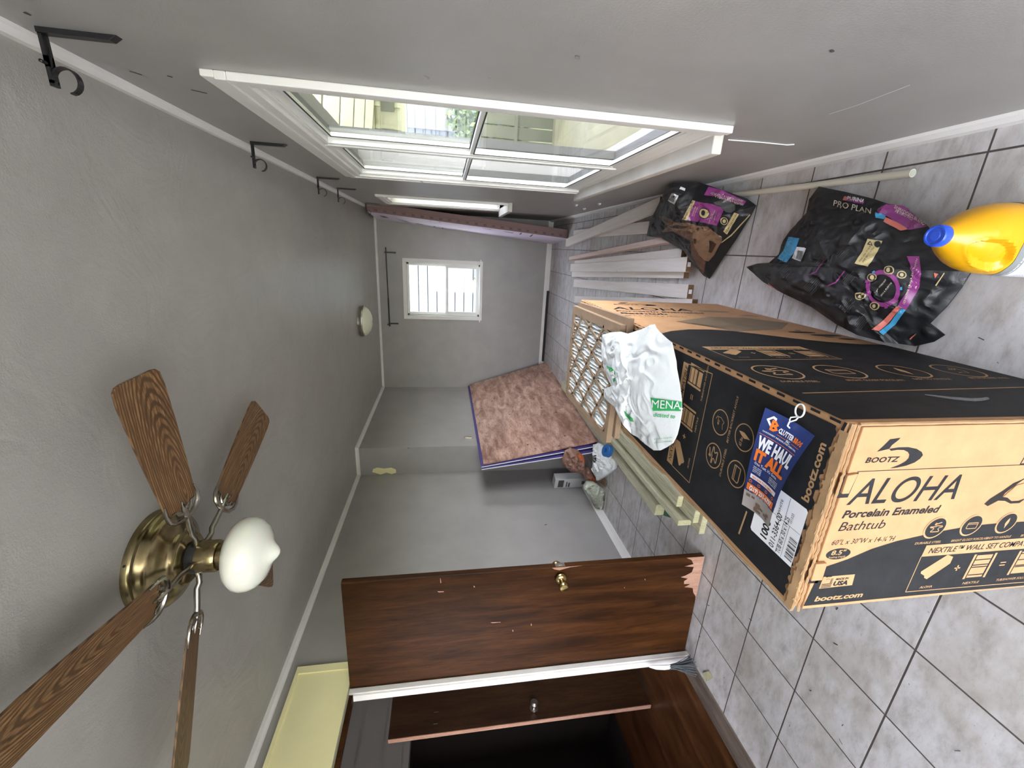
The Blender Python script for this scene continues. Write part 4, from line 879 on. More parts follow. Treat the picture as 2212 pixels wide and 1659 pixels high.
# ------------------------------------------------------------------ curtain brackets
def bracket(y, label, rz=0):
    t = thing('curtain_rod_bracket', label, 'curtain bracket', (XR, y, 7.85), 'curtain rod brackets along the right wall'); o = Vector((XR, y, 0)); R_ = Matrix.Rotation(rz, 3, 'Z')
    P = lambda x, yy, z: o + R_ @ Vector((x, yy, z-7.85)) + Vector((0, 0, 7.85))
    m1 = MB(); m1.hexa([P(-.035, -.035, 7.42), P(0, -.035, 7.37), P(0, .035, 7.37), P(-.035, .035, 7.42)], [P(-.035, -.035, 7.88), P(0, -.035, 7.88), P(0, .035, 7.88), P(-.035, .035, 7.88)]); m1.build('wall_plate', 'black_iron', t, bevel=.003)
    m2 = MB()
    for y0, y1 in ((-.03, -.012), (.012, .03)): m2.hexa([P(-.34, y0, 7.85), P(0, y0, 7.85), P(0, y1, 7.85), P(-.34, y1, 7.85)], [P(-.34, y0, 7.875), P(0, y0, 7.875), P(0, y1, 7.875), P(-.34, y1, 7.875)])
    for x0, x1 in ((-.36, -.32), (-.24, -.17), (-.04, 0)): m2.hexa([P(x0, -.03, 7.85), P(x1, -.03, 7.85), P(x1, .03, 7.85), P(x0, .03, 7.85)], [P(x0, -.03, 7.875), P(x1, -.03, 7.875), P(x1, .03, 7.875), P(x0, .03, 7.875)])
    m2.build('arm', 'black_iron', t)
    m3 = MB(); c_ = (-.315, 7.775); pts = []
    for i in range(15):
        th = math.radians(75-i*17.5); pts.append((c_[0]+.078*math.cos(th), c_[1]+.078*math.sin(th)))
    for i in range(len(pts)-1):
        (x0, z0), (x1, z1) = pts[i], pts[i+1]
        l = [((x0-c_[0])/.078*.009, (z0-c_[1])/.078*.009), ((x1-c_[0])/.078*.009, (z1-c_[1])/.078*.009)]
        m3.hexa([P(x0, -.024, z0), P(x1, -.024, z1), P(x1, .024, z1), P(x0, .024, z0)], [P(x0+l[0][0], -.024, z0+l[0][1]), P(x1+l[1][0], -.024, z1+l[1][1]), P(x1+l[1][0], .024, z1+l[1][1]), P(x0+l[0][0], .024, z0+l[0][1])])
    m3.build('rod_cup', 'black_iron', t)
    m4 = MB().lathe([(.012, 0), (.012, .05), (.004, .055)], P(-.22, -.03, 7.862), tuple(R_ @ Vector((0, -1, 0))), 8); m4.build('thumb_screw', 'black_iron', t)
bracket(1.42, 'largest and nearest black curtain bracket high on the right wall')
bracket(4.86, 'black curtain bracket above the middle of the big window', .05)
bracket(8.25, 'black curtain bracket just past the far end of the big window')
bracket(10.12, 'black curtain bracket between the big window and the narrow side window')
bracket(14.3, 'small black curtain bracket beside the lilac foam boards')
rod = thing('curtain_rod', 'thin black curtain rod mounted above the far window', 'curtain rod', (1.9, 17.4, 7.62))
MB().tube([(.18, 17.38, 7.60), (1.5, 17.38, 7.61)], .032, 10).tube([(1.5, 17.38, 7.61), (3.72, 17.38, 7.63)], .024, 10).build('pole', 'black_iron', rod, smooth=True)
for x in (.27, 3.5): 
    MB().box((x-.03, 17.60, 7.22), (x+.03, 17.65, 7.68)).box((x-.02, 17.36, 7.64), (x+.02, 17.62, 7.67)).box((x-.03, 17.33, 7.56), (x+.03, 17.43, 7.585)).box((x-.03, 17.32, 7.56), (x+.03, 17.34, 7.69)).build('bracket', 'black_iron', rod)
# ------------------------------------------------------------------ sheets of board
ply = thing('plywood_sheet', 'reddish plywood sheet leaning on its long edge against the left wall', 'plywood', (-1.9, 13, 0))
B0, B1, T1_, T0 = Vector((-2.02, 9.3, .0)), Vector((-1.45, 17.1, .0)), Vector((-2.745, 17.45, 3.80)), Vector((-2.75, 9.32, 3.80))
MB().slab([B0, B1, T1_, T0], (-.055, 0, -.008)).build('panel', 'plywood', ply)
dw_labels = ['purple drywall sheet directly behind the plywood, white lower edge showing', 'outermost purple drywall sheet splayed furthest from the plywood']
for i in range(2):
    t = thing('purple_drywall_sheet', dw_labels[i], 'drywall', (-2.2, 13, 0), 'purple drywall leaning behind the plywood')
    b0 = B0+Vector((-.14-.16*i, -.10-.10*i, 0)); b1 = B1+Vector((-.065-.03*i, .1, 0)); t1 = Vector((-2.835-.045*i, 17.5, 3.87)); t0 = Vector((-2.845-.045*i, 9.26-.07*i, 3.87))
    m1 = MB().slab([b0, b1, t1, t0], (-.016, 0, -.002)); m1.build('paper_face', 'drywall_purple', t)
    nr = (t0-b0)
    MB().hexa([b0+Vector((-.017, -.012, 0)), b0+Vector((.004, -.012, 0)), b0+Vector((.004, .004, 0)), b0+Vector((-.017, .004, 0))], [t0+Vector((-.017, -.012, 0)), t0+Vector((.004, -.012, 0)), t0+Vector((.004, .004, 0)), t0+Vector((-.017, .004, 0))]).build('gypsum_edge', 'drywall_white', t)
fb_label = ['lilac foam insulation board facing the room, standing on end against the right wall', 'lilac foam board next to the wall, behind the printed one']
fo = [Vector((4.44, 15.0, 0)), Vector((4.22, 17.35, 0)), Vector((4.86, 17.5, 7.93)), Vector((5.0, 15.0, 7.93))]
fd = Vector((.085, .01, .006))
for i in range(2):
    t = thing('foam_board', fb_label[i], 'insulation board', (4.5, 16.2, 0), 'foam boards standing by the right wall')
    q = [p+fd*2*i*1.02 for p in fo]; nn = fd*1.98
    m1 = MB().slab(q, nn); 
    m1.build('board', 'foam_edge', t)
    if i == 0:
        q2 = [p-Vector((.004, 0, 0)) for p in q]; MB().slab(q2, (.003, 0, 0)).build('printed_face', 'foam_lilac', t)
        pr = MB()
        def ff(u, v): p = q2[0].lerp(q2[3], u).lerp(q2[1].lerp(q2[2], u), v); return p-Vector((.006, 0, 0))
        for u0 in (.90, .44, ):
            for j in range(4): pr.poly([ff(u0-.01*j, .1), ff(u0-.01*j+.004, .1), ff(u0-.01*j-.06+.004, .85), ff(u0-.01*j-.06, .85)])
            pr.poly([ff(u0+.004, .1), ff(u0+.008, .1), ff(u0-.04, .14), ff(u0-.045, .1)])
            pr.poly([ff(u0-.075, .25), ff(u0-.105, .25), ff(u0-.115, .6), ff(u0-.085, .6)]); pr.poly([ff(u0-.11, .15), ff(u0-.16, .15), ff(u0-.16, .22), ff(u0-.11, .22)])
            pr.poly([ff(u0-.11, .7), ff(u0-.15, .7), ff(u0-.15, .78), ff(u0-.11, .78)]); pr.poly([ff(u0+.03, .3), ff(u0+.06, .3), ff(u0+.05, .5), ff(u0+.02, .5)])
        for u0 in (.70, .655, .24, .18): pr.poly([ff(u0, .05), ff(u0+.009, .05), ff(u0-.006, .9), ff(u0-.015, .9)])
        for j in range(7): pr.poly([ff(.635-.014*j, .15), ff(.63-.014*j, .15), ff(.628-.014*j, .3), ff(.633-.014*j, .3)])
        for j in range(4): pr.poly([ff(.69-.008*j, .3), ff(.686-.008*j, .3), ff(.682-.008*j, .7), ff(.686-.008*j, .7)])
        pr.build('printing', 'foam_print', t)
    em = MB()
    for j in range(22 if i == 0 else 0):
        u = .03+j*.044; a_ = q[0].lerp(q[3], u)+nn*.3+Vector((0, -.004, 0)); b_ = q[0].lerp(q[3], u+.016)+nn*.3+Vector((0, -.004, 0)); em.poly([a_, b_, b_+nn*.45, a_+nn*.45])
    if em.f: em.build('edge_marking', 'foam_mark', t)
# ------------------------------------------------------------------ timber
def board(name, label, cat, grp, near, far, w_, th, mat, endmat, sticker=False, roll=0, nseg=1):
    """near, far: middle of the board's underside at each end"""
    a_, b_ = Vector(near), Vector(far); d = (b_-a_).normalized(); sd_ = Vector((d.y, -d.x, 0)).normalized(); up = sd_.cross(d).normalized()
    if up.z < 0: up = -up
    if roll: Rr = Matrix.Rotation(roll, 3, d); sd_ = Rr @ sd_; up = Rr @ up
    t = thing(name, label, cat, a_, grp)
    m1 = MB(); h = sd_*w_/2
    m1.hexa([a_-h, a_+h, b_+h, b_-h], [a_-h+up*th, a_+h+up*th, b_+h+up*th, b_-h+up*th])
    o = m1.build('plank', mat, t, bevel=.01)
    yaw = math.atan2(d.y, d.x)-math.pi/2; inv = Matrix.Rotation(-yaw, 3, 'Z'); o.rotation_euler = (0, 0, yaw)
    for v in o.data.vertices: v.co = inv @ v.co
    e = MB(); n_ = d*-.004; s1 = h*.97; e.slab([a_-s1+up*.004, a_+s1+up*.004, a_+s1+up*(th-.004), a_-s1+up*(th-.004)], n_); e.build('end_grain', endmat, t)
    if sticker: e = MB(); e.slab([a_-h*.3+up*th*.25+d*-.005, a_+h*.3+up*th*.25+d*-.005, a_+h*.3+up*th*.8+d*-.005, a_-h*.3+up*th*.8+d*-.005], d*-.002); e.build('end_tag', 'label_white', t)
    return t
G = 'pale pine studs lying on the floor'
def bz(z, *pts): return [at(x, y, 2, z) for x, y in pts]
def stud(label, z, fl_, fr_, nl, nr, th=.125, mat='pine', wmax=.29, **k):   # four corners of the board's upper face in the photograph, z of that face
    a_, b_, c_, d_ = bz(z, fl_, fr_, nl, nr); near = (c_+d_)/2-Vector((0, 0, th)); far = (a_+b_)/2-Vector((0, 0, th))
    w_ = ((c_-d_).length*.6+(a_-b_).length*.4); dd_ = (far-near).normalized(); w_ = min(w_, .13 if th > .2 else wmax)
    return board('pine_stud', label, 'lumber', G, near, far, w_, th, mat, 'pine_end', **k)
stud('slanting pine stud on top of the others, passing under the smaller dog-food bag', .38, (1222,517), (1222,532), (1431,424), (1418,455))
stud('flat pine stud beneath the slanting top stud', .13, (1237,495), (1240,517), (1403,477), (1399,505))
stud('pinkish pine stud standing on its narrow edge', .29, (1229,554), (1229,562), (1438,508), (1450,524), th=.28, mat='pine_pink')
stud('flat pine stud between the pinkish one and the widest looking stud', .13, (1241,566), (1241,572), (1462,540), (1482,553), wmax=.2)
stud('flat pine stud stacked on another, its near end just clear of the smaller bag', .26, (1232,570), (1232,587), (1485,554), (1480,588), sticker=True)
stud('pine stud lying directly under another stud, only its edge showing', .13, (1235,583), (1235,599), (1479,576), (1476,600))
stud('lone flat pine stud with floor showing on both sides and a tag on its end', .13, (1239,603), (1239,620), (1487,615), (1483,645), sticker=True)
stud('pine stud lying right against the bathtub carton', .13, (1241,640), (1241,653), (1494,646), (1494,672))
G2 = 'greenish treated boards beside the carton'
def tboard(label, n_, f_, w_, th): board('treated_board', label, 'lumber', G2, n_, f_, w_, th, 'treated_pine', 'treated_end')
tboard('treated board nearest the left wall, the shortest at the near end', (-1.60, 4.85, 0), (-1.29, 13.1, 0), .29, .28)
tboard('widest treated board directly on the tiles, reaching nearest the door', (-1.01, 3.5, 0), (-.90, 13.0, 0), .42, .12)
tboard('treated board lying flat on the widest one beside the carton', (-.87, 3.58, .125), (-.78, 12.8, .125), .29, .12)
tboard('narrow treated board standing on edge on top of the treated pile', (-1.15, 3.78, .125), (-1.02, 12.2, .125), .125, .29)
tboard('short treated board on the very top next to the carton', (-.80, 4.0, .25), (-.74, 11.8, .25), .25, .12)
# ------------------------------------------------------------------ loose things on the right
pp = MB(); a_, b_ = Vector((4.905, 1.60, .045)), Vector((5.0, 4.6, .045)); d = (b_-a_).normalized()
pp.tube([a_, b_], .042, 20)
o = pp.build('pvc_pipe', ['pvc', 'seal_black'], smooth=True, org=(4.9, 1.6, 0)); tag(o, 'cream plastic pipe lying on the tiles along the right baseboard', 'pipe')
MB().lathe([(.033, 0), (.033, .004)], a_-d*.004, tuple(d), 20).build('bore_shade', 'bag_pale', o, org=(4.9, 1.6, 0))  # darker disc paints the shade of the hollow pipe end
tag(MB().box((2.05, 17.50, .0), (-1.5, 17.58, .10)).build('metal_bar', 'seal_black', org=(.3, 17.5, 0)), 'thin black bar lying along the far baseboard', 'bar')
# dog-food bags
def bagthing(name, label, base, outline, bulge, ctr, mat='bag_black', part='sack', back=(0, 0, -.03), **k):
    t = thing(name, label, 'bag', base); mb = puff(outline, bulge, back, center=ctr, **k)
    for v in mb.v:
        if v.z < .006: v.z = .006
    bv = mb.bvh(); mb.build(part, mat, t, smooth=True); return t, bv
K = lambda x, y: (1380+.1507*x, 370+.1507*y)
o1 = [((430,130),.95), ((500,110),.98), ((870,160),.62), ((1200,270),.40), ((1540,390),.14), ((1680,490),.05), ((1600,640),.05), ((1400,960),.05), ((1200,1250),.06), ((1010,1540),.03), ((930,1500),.08), ((780,1330),.22), ((640,1140),.36), ((310,950),.46), ((110,930),.46), ((150,740),.55), ((300,430),.75)]
ol = [at(*K(*p), 2, z) for p, z in o1]
for p in ol: p.x = min(p.x, XR-.06)
bag1, bv = bagthing('dog_food_bag', 'smaller black dog-food bag with dog photo and magenta panel resting on the pine studs', (4.5, 5, 0), ol, (-.03, -.05, .20), at(*K(850, 800), 2, .45), amp=.018, sc=3.4, seed=8, rings=44, per=10)
dm = {n_: MB() for n_ in ('magenta', 'gold', 'white', 'tan', 'brown', 'dark', 'cream', 'grey', 'black')}
def D(key, pts, off=.006, L=5): drape_poly(dm[key], bv, [K(*p) for p in pts], off=off, L=L)
D('magenta', [(810,430), (1050,470), (1230,530), (1120,780), (900,730), (690,700)]); D('magenta', [(1000,220), (1190,270), (1400,370), (1540,430), (1500,490), (1300,430), (1100,360), (935,345)])
D('gold', [(770,415), (810,425), (690,705), (620,690)]); D('gold', [(1370,590), (1435,615), (1265,905), (1210,860)]); D('gold', [(1590,615), (1600,625), (1330,920), (1180,1030), (1190,1010), (1320,905)], L=4)
D('white', [(475,310), (572,350), (515,475), (420,425)]); D('white', [(600,220), (672,250), (660,285), (582,255)])
for i in range(6): D('black', [(480+i*11, 345+i*4), (486+i*11, 347+i*4), (450+i*11, 420+i*4), (444+i*11, 418+i*4)], .012, 4)
def E_(key, cx, cy_, r, off=.010, r2=None): D(key, [(cx+r*math.cos(t), cy_+(r2 or r)*math.sin(t)) for t in [i*.393 for i in range(16)]], off, 4)
E_('black', 940, 600, 80); E_('gold', 940, 600, 68, .014); E_('black', 930, 600, 30, .018, 40); E_('gold', 1225, 710, 55); E_('black', 1225, 710, 44, .014); E_('gold', 1225, 710, 26, .018)
D('tan', [(460,750), (520,730), (700,735), (850,780), (990,790), (1060,850), (1110,890), (1190,940), (1190,1000), (1130,1100), (1080,1200), (1000,1290), (940,1280), (860,1200), (790,1080), (770,950), (740,860), (560,850), (470,820), (400,800)], .006, 4)
D('brown', [(290,640), (360,650), (480,690), (520,730), (470,750), (420,790), (340,710)], .006, 4); D('brown', [(400,800), (560,850), (780,870), (770,960), (800,1080), (880,1230), (960,1300), (930,1480), (840,1340), (760,1200), (740,1000), (500,860), (330,870)], .008, 4)
D('dark', [(320,670), (400,680), (460,730), (410,740)], .011, 4); D('dark', [(440,795), (560,770), (720,790), (690,815), (500,820)], .011, 4); D('dark', [(1010,990), (1060,1000), (1110,1040), (1080,1100), (1040,1170), (1000,1150), (1020,1070)], .011, 4); D('dark', [(790,960), (830,970), (820,1040), (790,1030)], .011, 4)
D('dark', [(850,800), (870,820), (850,850), (820,830)], .011, 4)
for p0, p1, s_, key in (((1040,300), (1500,420), 'SENSITIVE SKIN & STOMACH', 'cream'), ((1100,345), (1500,470), 'SALMON & RICE FORMULA', 'cream')): drape_text(dm[key], bv, s_, K(*p1), K(*p0), 5, L=3, off=.012)
for i, (x, y) in enumerate(((770,640), (800,650), (1050,690), (1080,720), (1010,740))): drape_text(dm['cream'], bv, 'HIGH PROTEIN', K(x, y), K(x+50, y-130), 2.2, L=3, off=.012)
drape_text(dm['black'], bv, 'SENSITIVE SKIN', K(665, 690), K(785, 440), 3.6, L=3, off=.012); drape_text(dm['black'], bv, 'REAL SALMON', K(1260,880), K(1410,620), 3.6, L=3, off=.012)
D('grey', [(1070,450), (1200,410), (1260,420), (1380,480), (1390,560), (1330,600), (1240,590), (1160,500)], .014, 4)
for key, mat, nm in (('magenta', 'magenta', 'magenta_panel'), ('gold', 'print_gold', 'gold_print'), ('white', 'label_white', 'barcode_label'), ('tan', 'dog_tan', 'dog_picture'), ('brown', 'dog_brown', 'dog_picture'), ('dark', 'dog_dark', 'dog_picture'), ('cream', 'print_cream', 'lettering'), ('grey', 'print_grey', 'grey_print'), ('black', 'print_black', 'black_print')):
    if dm[key].f: dm[key].build(nm, mat, bag1)
K = lambda x, y: (1550+.2993*x, 400+.2993*y)
o2 = [((205,590),.22), ((290,565),.18), ((370,560),.10), ((440,500),.12), ((470,400),.16), ((520,330),.12), ((640,200),.15), ((660,100),.2), ((730,10),.12), ((930,50),.15), ((1130,100),.25), ((1230,135),.30), ((1340,150),.22), ((1520,300),.10), ((1600,450),.08), ((1700,560),.05), ((1830,625),.02), ((1760,740),.02), ((1650,880),.03), ((1530,1000),.05), ((1640,1080),.02), ((1560,1130),.02), ((1420,1175),.03), ((1300,1170),.10), ((1200,1160),.22), ((1000,1080),.35), ((850,1000),.40), ((680,880),.42), ((470,780),.42), ((330,700),.34)]
ol = [at(*K(*p), 2, z) for p, z in o2]
for p in ol: p.x = max(p.x, BX1+.1) if p.y < 4.6 else p.x
bag2, bv = bagthing('dog_food_bag', 'large empty black dog-food bag crumpled between the bathtub carton and yellow jug', (4, 2, 0), ol, (0, -.04, .28), at(*K(950, 600), 2, .25), amp=.019, sc=3.0, seed=21, rings=56, per=8, power=2.2)
dm = {n_: MB() for n_ in ('magenta', 'gold', 'white', 'coral', 'blue', 'cream', 'grey', 'black')}
drape_text(dm['white'], bv, 'PURINA', K(942,110), K(1062,137), 7.5, bold=.02, L=2.5, off=.022); drape_text(dm['cream'], bv, 'PRO PLAN', K(832,152), K(1105,212), 12.5, bold=.0, L=3, off=.012)
D('magenta', [(925,80), (1065,118), (1055,142), (905,112)], .008, 4)
D('coral', [(920,83), (948,90), (935,117), (905,112)], .013, 4)
D('magenta', [(1150,180), (1220,140), (1330,150), (1400,190), (1440,240), (1510,300), (1440,315), (1370,325), (1290,270), (1225,230), (1170,205)], .01); D('blue', [(1140,200), (1225,208), (1200,248), (1138,240)], .01); D('coral', [(1210,235), (1290,265), (1375,320), (1320,330), (1240,290), (1195,265)], .012)
drape_text(dm['cream'], bv, 'SHREDDED BLEND', K(1270,170), K(1490,295), 7, L=3, off=.018); drape_text(dm['cream'], bv, 'PROBIOTICS', K(1280,195), K(1400,260), 6, L=3, off=.018)
D('blue', [(515,375), (595,385), (560,480), (500,560), (435,530), (480,470)], .008); D('white', [(575,447), (645,455), (605,552), (542,525)], .010)
for i in range(7): D('black', [(590+i*6, 475+i), (593+i*6, 475+i), (575+i*6, 530+i*2), (572+i*6, 529+i*2)], .016, 4)
D('gold', [(1085,385), (1190,405), (1150,490), (1085,590), (990,565), (1050,470)], .008)
drape_text(dm['black'], bv, 'FEEDING GUIDE', K(1030,555), K(1110,445), 3.5, L=3, off=.014); drape_text(dm['black'], bv, 'FOR ADULT DOGS', K(1055,560), K(1135,450), 3.5, L=3, off=.014); E_('black', 1155, 428, 24, .014); D('black', [(1105,398), (1120,440), (1080,430)], .014, 4); D('gold', [(1104,410), (1112,433), (1092,428)], .018, 4)
D('magenta', [(1365,515), (1455,515), (1470,640), (1455,740), (1365,895), (1295,880), (1370,760), (1410,650)], .010); D('coral', [(1285,880), (1320,890), (1230,1000), (1160,1055), (1115,1040), (1200,970)], .010); D('blue', [(1322,892), (1358,898), (1290,1000), (1190,1085), (1160,1060), (1240,1000)], .010)
drape_text(dm['cream'], bv, 'SENSITIVE SKIN & STOMACH', K(1350,860), K(1445,540), 4, L=3, off=.016)
R0 = (1195, 745)
for i in range(24):
    t0, t1 = i*2*math.pi/24, (i+1)*2*math.pi/24; r = lambda t, q_: (R0[0]+q_*88*math.cos(t)*1.05+q_*22*math.sin(t), R0[1]+q_*100*math.sin(t)-q_*15*math.cos(t))
    D('magenta', [r(t0, 1), r(t1, 1), r(t1, 1.32), r(t0, 1.32)], .008, 5)
for i in range(9):
    t0 = i*2*math.pi/9; D('blue' if i % 3 == 0 else 'magenta', [(R0[0]+125*math.cos(t0+d_)*q_, R0[1]+130*math.sin(t0+d_)*q_) for d_, q_ in ((-.08, 1), (.08, 1), (.08, 1.12), (-.08, 1.12))], .008, 5)
for cx, cy_ in ((1120,665), (1030,800), (1140,870), (1240,615), (1330,645)): E_('gold', cx, cy_, 36, .014, 30); E_('black', cx, cy_, 28, .018, 22); E_('gold', cx, cy_, 14, .022, 14)
for x, y, s_ in ((1150,775,'EVERY INGREDIENT'), (1190,800,'HAS A PURPOSE')): drape_text(dm['cream'], bv, s_, K(x, y), K(x+75, y-95), 3.4, L=3, off=.016)
for x, y, l in ((650,650,110), (790,725,120)): D('magenta', [(x, y), (x+60, y-25), (x+l+10, y-115), (x+l+16, y-108), (x+66, y-18), (x+2, y+6)], .008, 5)
random.seed(12)
for bx, by, n_, w_ in ((450,640,5,150), (620,740,7,170), (600,300,5,110), (690,400,5,130), (860,500,5,110), (900,690,5,130), (880,880,6,150), (980,1000,6,140), (700,560,5,110), (960,330,0,0)):
    for i in range(n_):
        l = w_*random.uniform(.6, 1); D('grey', [(bx+i*9, by+i*9), (bx+i*9+l*.55, by+i*9-l*.62), (bx+i*9+l*.55+3, by+i*9-l*.62+2.5), (bx+i*9+3, by+i*9+2.5)], .007, 6)
D('coral', [(1400,1090), (1440,1065), (1395,1110), (1385,1108)], .01); D('coral', [(1560,630), (1595,640), (1570,670)], .01); D('gold', [(1635,630), (1640,635), (1580,725), (1572,720)], .01)
D('coral', [(370,705), (450,765), (445,775), (372,715)], .01)
for key, mat, nm in (('magenta', 'magenta', 'magenta_panel'), ('gold', 'print_gold', 'gold_print'), ('white', 'label_white', 'barcode_label'), ('coral', 'print_coral', 'coral_strip'), ('blue', 'print_blue', 'blue_strip'), ('cream', 'print_cream', 'lettering'), ('grey', 'print_grey', 'small_print'), ('black', 'print_black', 'black_print')):
    if dm[key].f: dm[key].build(nm, mat, bag2)
# ------------------------------------------------------------------ yellow jug
JX, JY = 4.19, .36
jug = thing('yellow_jug', 'bright yellow plastic jug with blue cap standing on the tiles', 'jug', (JX, JY, 0))
NT, NZ = 96, 90
def jr(z):
    P_ = [(0, .24), (.02, .265), (.06, .275), (.52, .275), (.60, .270), (.68, .255), (.76, .228), (.84, .185), (.91, .14), (.96, .105), (1.0, .078), (1.04, .066)]
    for (z0, r0), (z1, r1) in zip(P_[:-1], P_[1:]):
        if z <= z1: t = (z-z0)/(z1-z0); t = t*t*(3-2*t) if z0 >= .5 and False else t; return r0+(r1-r0)*t
    return P_[-1][1]
JR = Matrix.Rotation(-.15, 3, 'Z')
def jp(th, z, off=0):
    r = jr(z)+off; k_ = max(0, min(1, (z-.45)/.45)); sq = .78*(1-k_)+1.0*k_
    sx_ = 1.0+.03*(1-k_); c_, s_ = math.cos(th), math.sin(th); e_ = .86+.14*k_
    x = math.copysign(abs(c_)**e_, c_)*r*sx_; y = math.copysign(abs(s_)**e_, s_)*r*sq
    sh = .035*k_
    # handle recess on the side towards the camera, world-left
    dth = (th-math.radians(243)+math.pi) % (2*math.pi)-math.pi; u = dth/.50; v = (z-.70)/.175
    q = max(abs(u+.25*v)*1.05, abs(v)) if False else (abs(u)**2.2+abs(v-.25*u)**2.2); dd_ = 0
    if q < 1: dd_ = -.06*min(1, (1-q)*5)
    elif q < 1.5: dd_ = .007*math.sin((q-1)/.5*math.pi)
    return Vector((JX-sh*0, JY+sh, 0)) + JR @ (Vector((x, y, 0))*(1+dd_/r)) + Vector((0, 0, z))
mb = MB(); zs = [1.02*i/NZ for i in range(NZ+1)]
mb.add([jp(2*math.pi*k_/NT, z) for z in zs for k_ in range(NT)], [(i*NT+k_, i*NT+(k_+1) % NT, (i+1)*NT+(k_+1) % NT, (i+1)*NT+k_) for i in range(NZ) for k_ in range(NT)]+[tuple(range(NT-1, -1, -1)), tuple(NZ*NT+k_ for k_ in range(NT))])
mb.build('body', 'jug_yellow', jug, smooth=True)
cp = MB(); cc = (JX, JY+.035, 0); cp.lathe([(.080, .985), (.084, .99), (.084, 1.055), (.077, 1.065), (.065, 1.065), (.061, 1.058), (.04, 1.058), (.036, 1.062), (.005, 1.062)], cc, n=48)
for i in range(36): t = i*2*math.pi/36; cp.box((cc[0]+.0835*math.cos(t)-.002, cc[1]+.0835*math.sin(t)-.002, .993), (cc[0]+.0835*math.cos(t)+.002, cc[1]+.0835*math.sin(t)+.002, 1.05))
cp.build('cap', 'cap_blue', jug, smooth=True)
lb = MB(); lw = MB(); NL = 60; t0, t1 = math.radians(190), math.radians(400)
lz = lambda t: .50 - .05*math.cos((t-t0)/(t1-t0)*2*math.pi)
lb.add([jp(t0+(t1-t0)*k_/NL, z_*(lz(t0+(t1-t0)*k_/NL)-.05)/6+.05, .004) for z_ in range(7) for k_ in range(NL+1)], [(i*(NL+1)+k_, i*(NL+1)+k_+1, (i+1)*(NL+1)+k_+1, (i+1)*(NL+1)+k_) for i in range(6) for k_ in range(NL)])
lb.build('label', 'label_silver', jug, smooth=True)
lw.add([jp(t0+.02+(t1-t0-.04)*k_/NL, z_*(lz(t0+(t1-t0)*k_/NL)-.17)/6+.06, .006) for z_ in range(7) for k_ in range(NL+1)], [(i*(NL+1)+k_, i*(NL+1)+k_+1, (i+1)*(NL+1)+k_+1, (i+1)*(NL+1)+k_) for i in range(6) for k_ in range(NL)])
jl = [o for o in jug.children if o.name.startswith('label')][0]
lw.build('white_panel', 'label_white', jl, smooth=True)
jt = MB()
def jf(u, v): t = t0+.15+u; return jp(t, lz(t)-.07-v*-1 if False else lz(t)-.095+v, .007)
text(jt, jf, 'SAFE ON MOST SURFACES   KILLS GERMS & ODORS', .0, .0, .018, 2.4, .02); jt.build('label_writing', 'tag_white', jl)
jt = MB()
for r_ in range(5): text(jt, lambda u, v: jp(t0+.2+u, lz(t0+.2+u)-.20-.03*r_+v, .009), 'CAUTION KEEP OUT OF REACH OF CHILDREN SEE BACK PANEL', 0, 0, .012, 2.3, .0, 0, 1)
jt.build('small_print', 'print_grey', jl)
# ------------------------------------------------------------------ odds and ends by the left wall
J = lambda x, y: (1100+.1507*x, 900+.1507*y)
ct = thing('slim_carton', 'tall slim white printed carton standing on end by the left wall', 'box', (-3.7, 9.75, 0))
R_ = Matrix.Rotation(-.25, 3, 'Z'); MB().box((-3.95, 9.55, 0.0), (-3.52, 9.85, 1.27), R_).build('body', 'carton_white', ct, bevel=.006)
q = MB()
cp_ = lambda u, v: Vector((-3.735, 9.70, .635)) + R_ @ Vector((-.215+u, -.155, 0)) + Vector((0, 0, v-.635))
for (u0, u1, v0, v1) in ((.05, .38, .95, 1.15), (.05, .3, .82, .86), (.05, .25, .72, .78), (.15, .3, .2, .3)): q.poly([cp_(u0, v0), cp_(u1, v0), cp_(u1, v1), cp_(u0, v1)])
q.build('print', 'print_grey', ct)
def junk(name, label, cat, px_, ax, val, bulge, back, mat, part=None, **k):
    ol = [at(*J(*p), ax, val) for p in px_]; t = thing(name, label, cat, (ol[0].x, ol[0].y, 0)); mb = puff(ol, bulge, back, **k)
    for v in mb.v:
        v.z = max(v.z, .006); v.x = max(v.x, XL+.06)
    bv = mb.bvh(); mb.build(part or 'body', mat, t, smooth=True); return t, bv
br, bv = junk('brown_bag', 'crumpled see-through brown bag holding orange rags beside the slim carton', 'bag', [(800,490), (880,450), (980,480), (1060,560), (1100,640), (1080,720), (1140,740), (1200,800), (1250,880), (1260,950), (1200,1000), (1110,960), (1080,880), (1000,800), (880,790), (770,700), (760,620)], 1, 8.98, (.05, -.26, .05), (0, .12, 0), 'bag_brown', 'bag', amp=.06, sc=3.5, rings=20, per=5, seed=4)
om = MB(); drape_poly(om, bv, [J(960,540), J(1020,530), J(1080,600), J(1070,650), J(1000,620)], L=4, off=.012); drape_poly(om, bv, [J(1190,840), J(1235,900), J(1250,960), J(1180,950), J(1150,900)], L=4, off=.012); om.build('rag', 'rag_orange', br)
wb2, bv = junk('store_bag', 'white plastic store bag on the tiles beneath the roll of blue tape', 'plastic bag', [(1200,400), (1280,380), (1350,410), (1440,520), (1500,600), (1490,680), (1470,760), (1380,840), (1260,915), (1220,840), (1190,770), (1220,680), (1230,560)], 2, .22, (0, 0, .16), (0, 0, -.2), 'bag_white', 'bag', amp=.035, sc=4, rings=24, per=6, seed=6)
q = MB(); drape_text(q, bv, 'en', J(1245,660), J(1250,550), 8, bold=.05, L=3, off=.01); q.build('lettering', 'print_black', wb2)
c0 = at(1312, 974, 2, .50); tp = thing('tape_roll', 'roll of glossy blue tape standing on the white store bag', 'tape', c0)
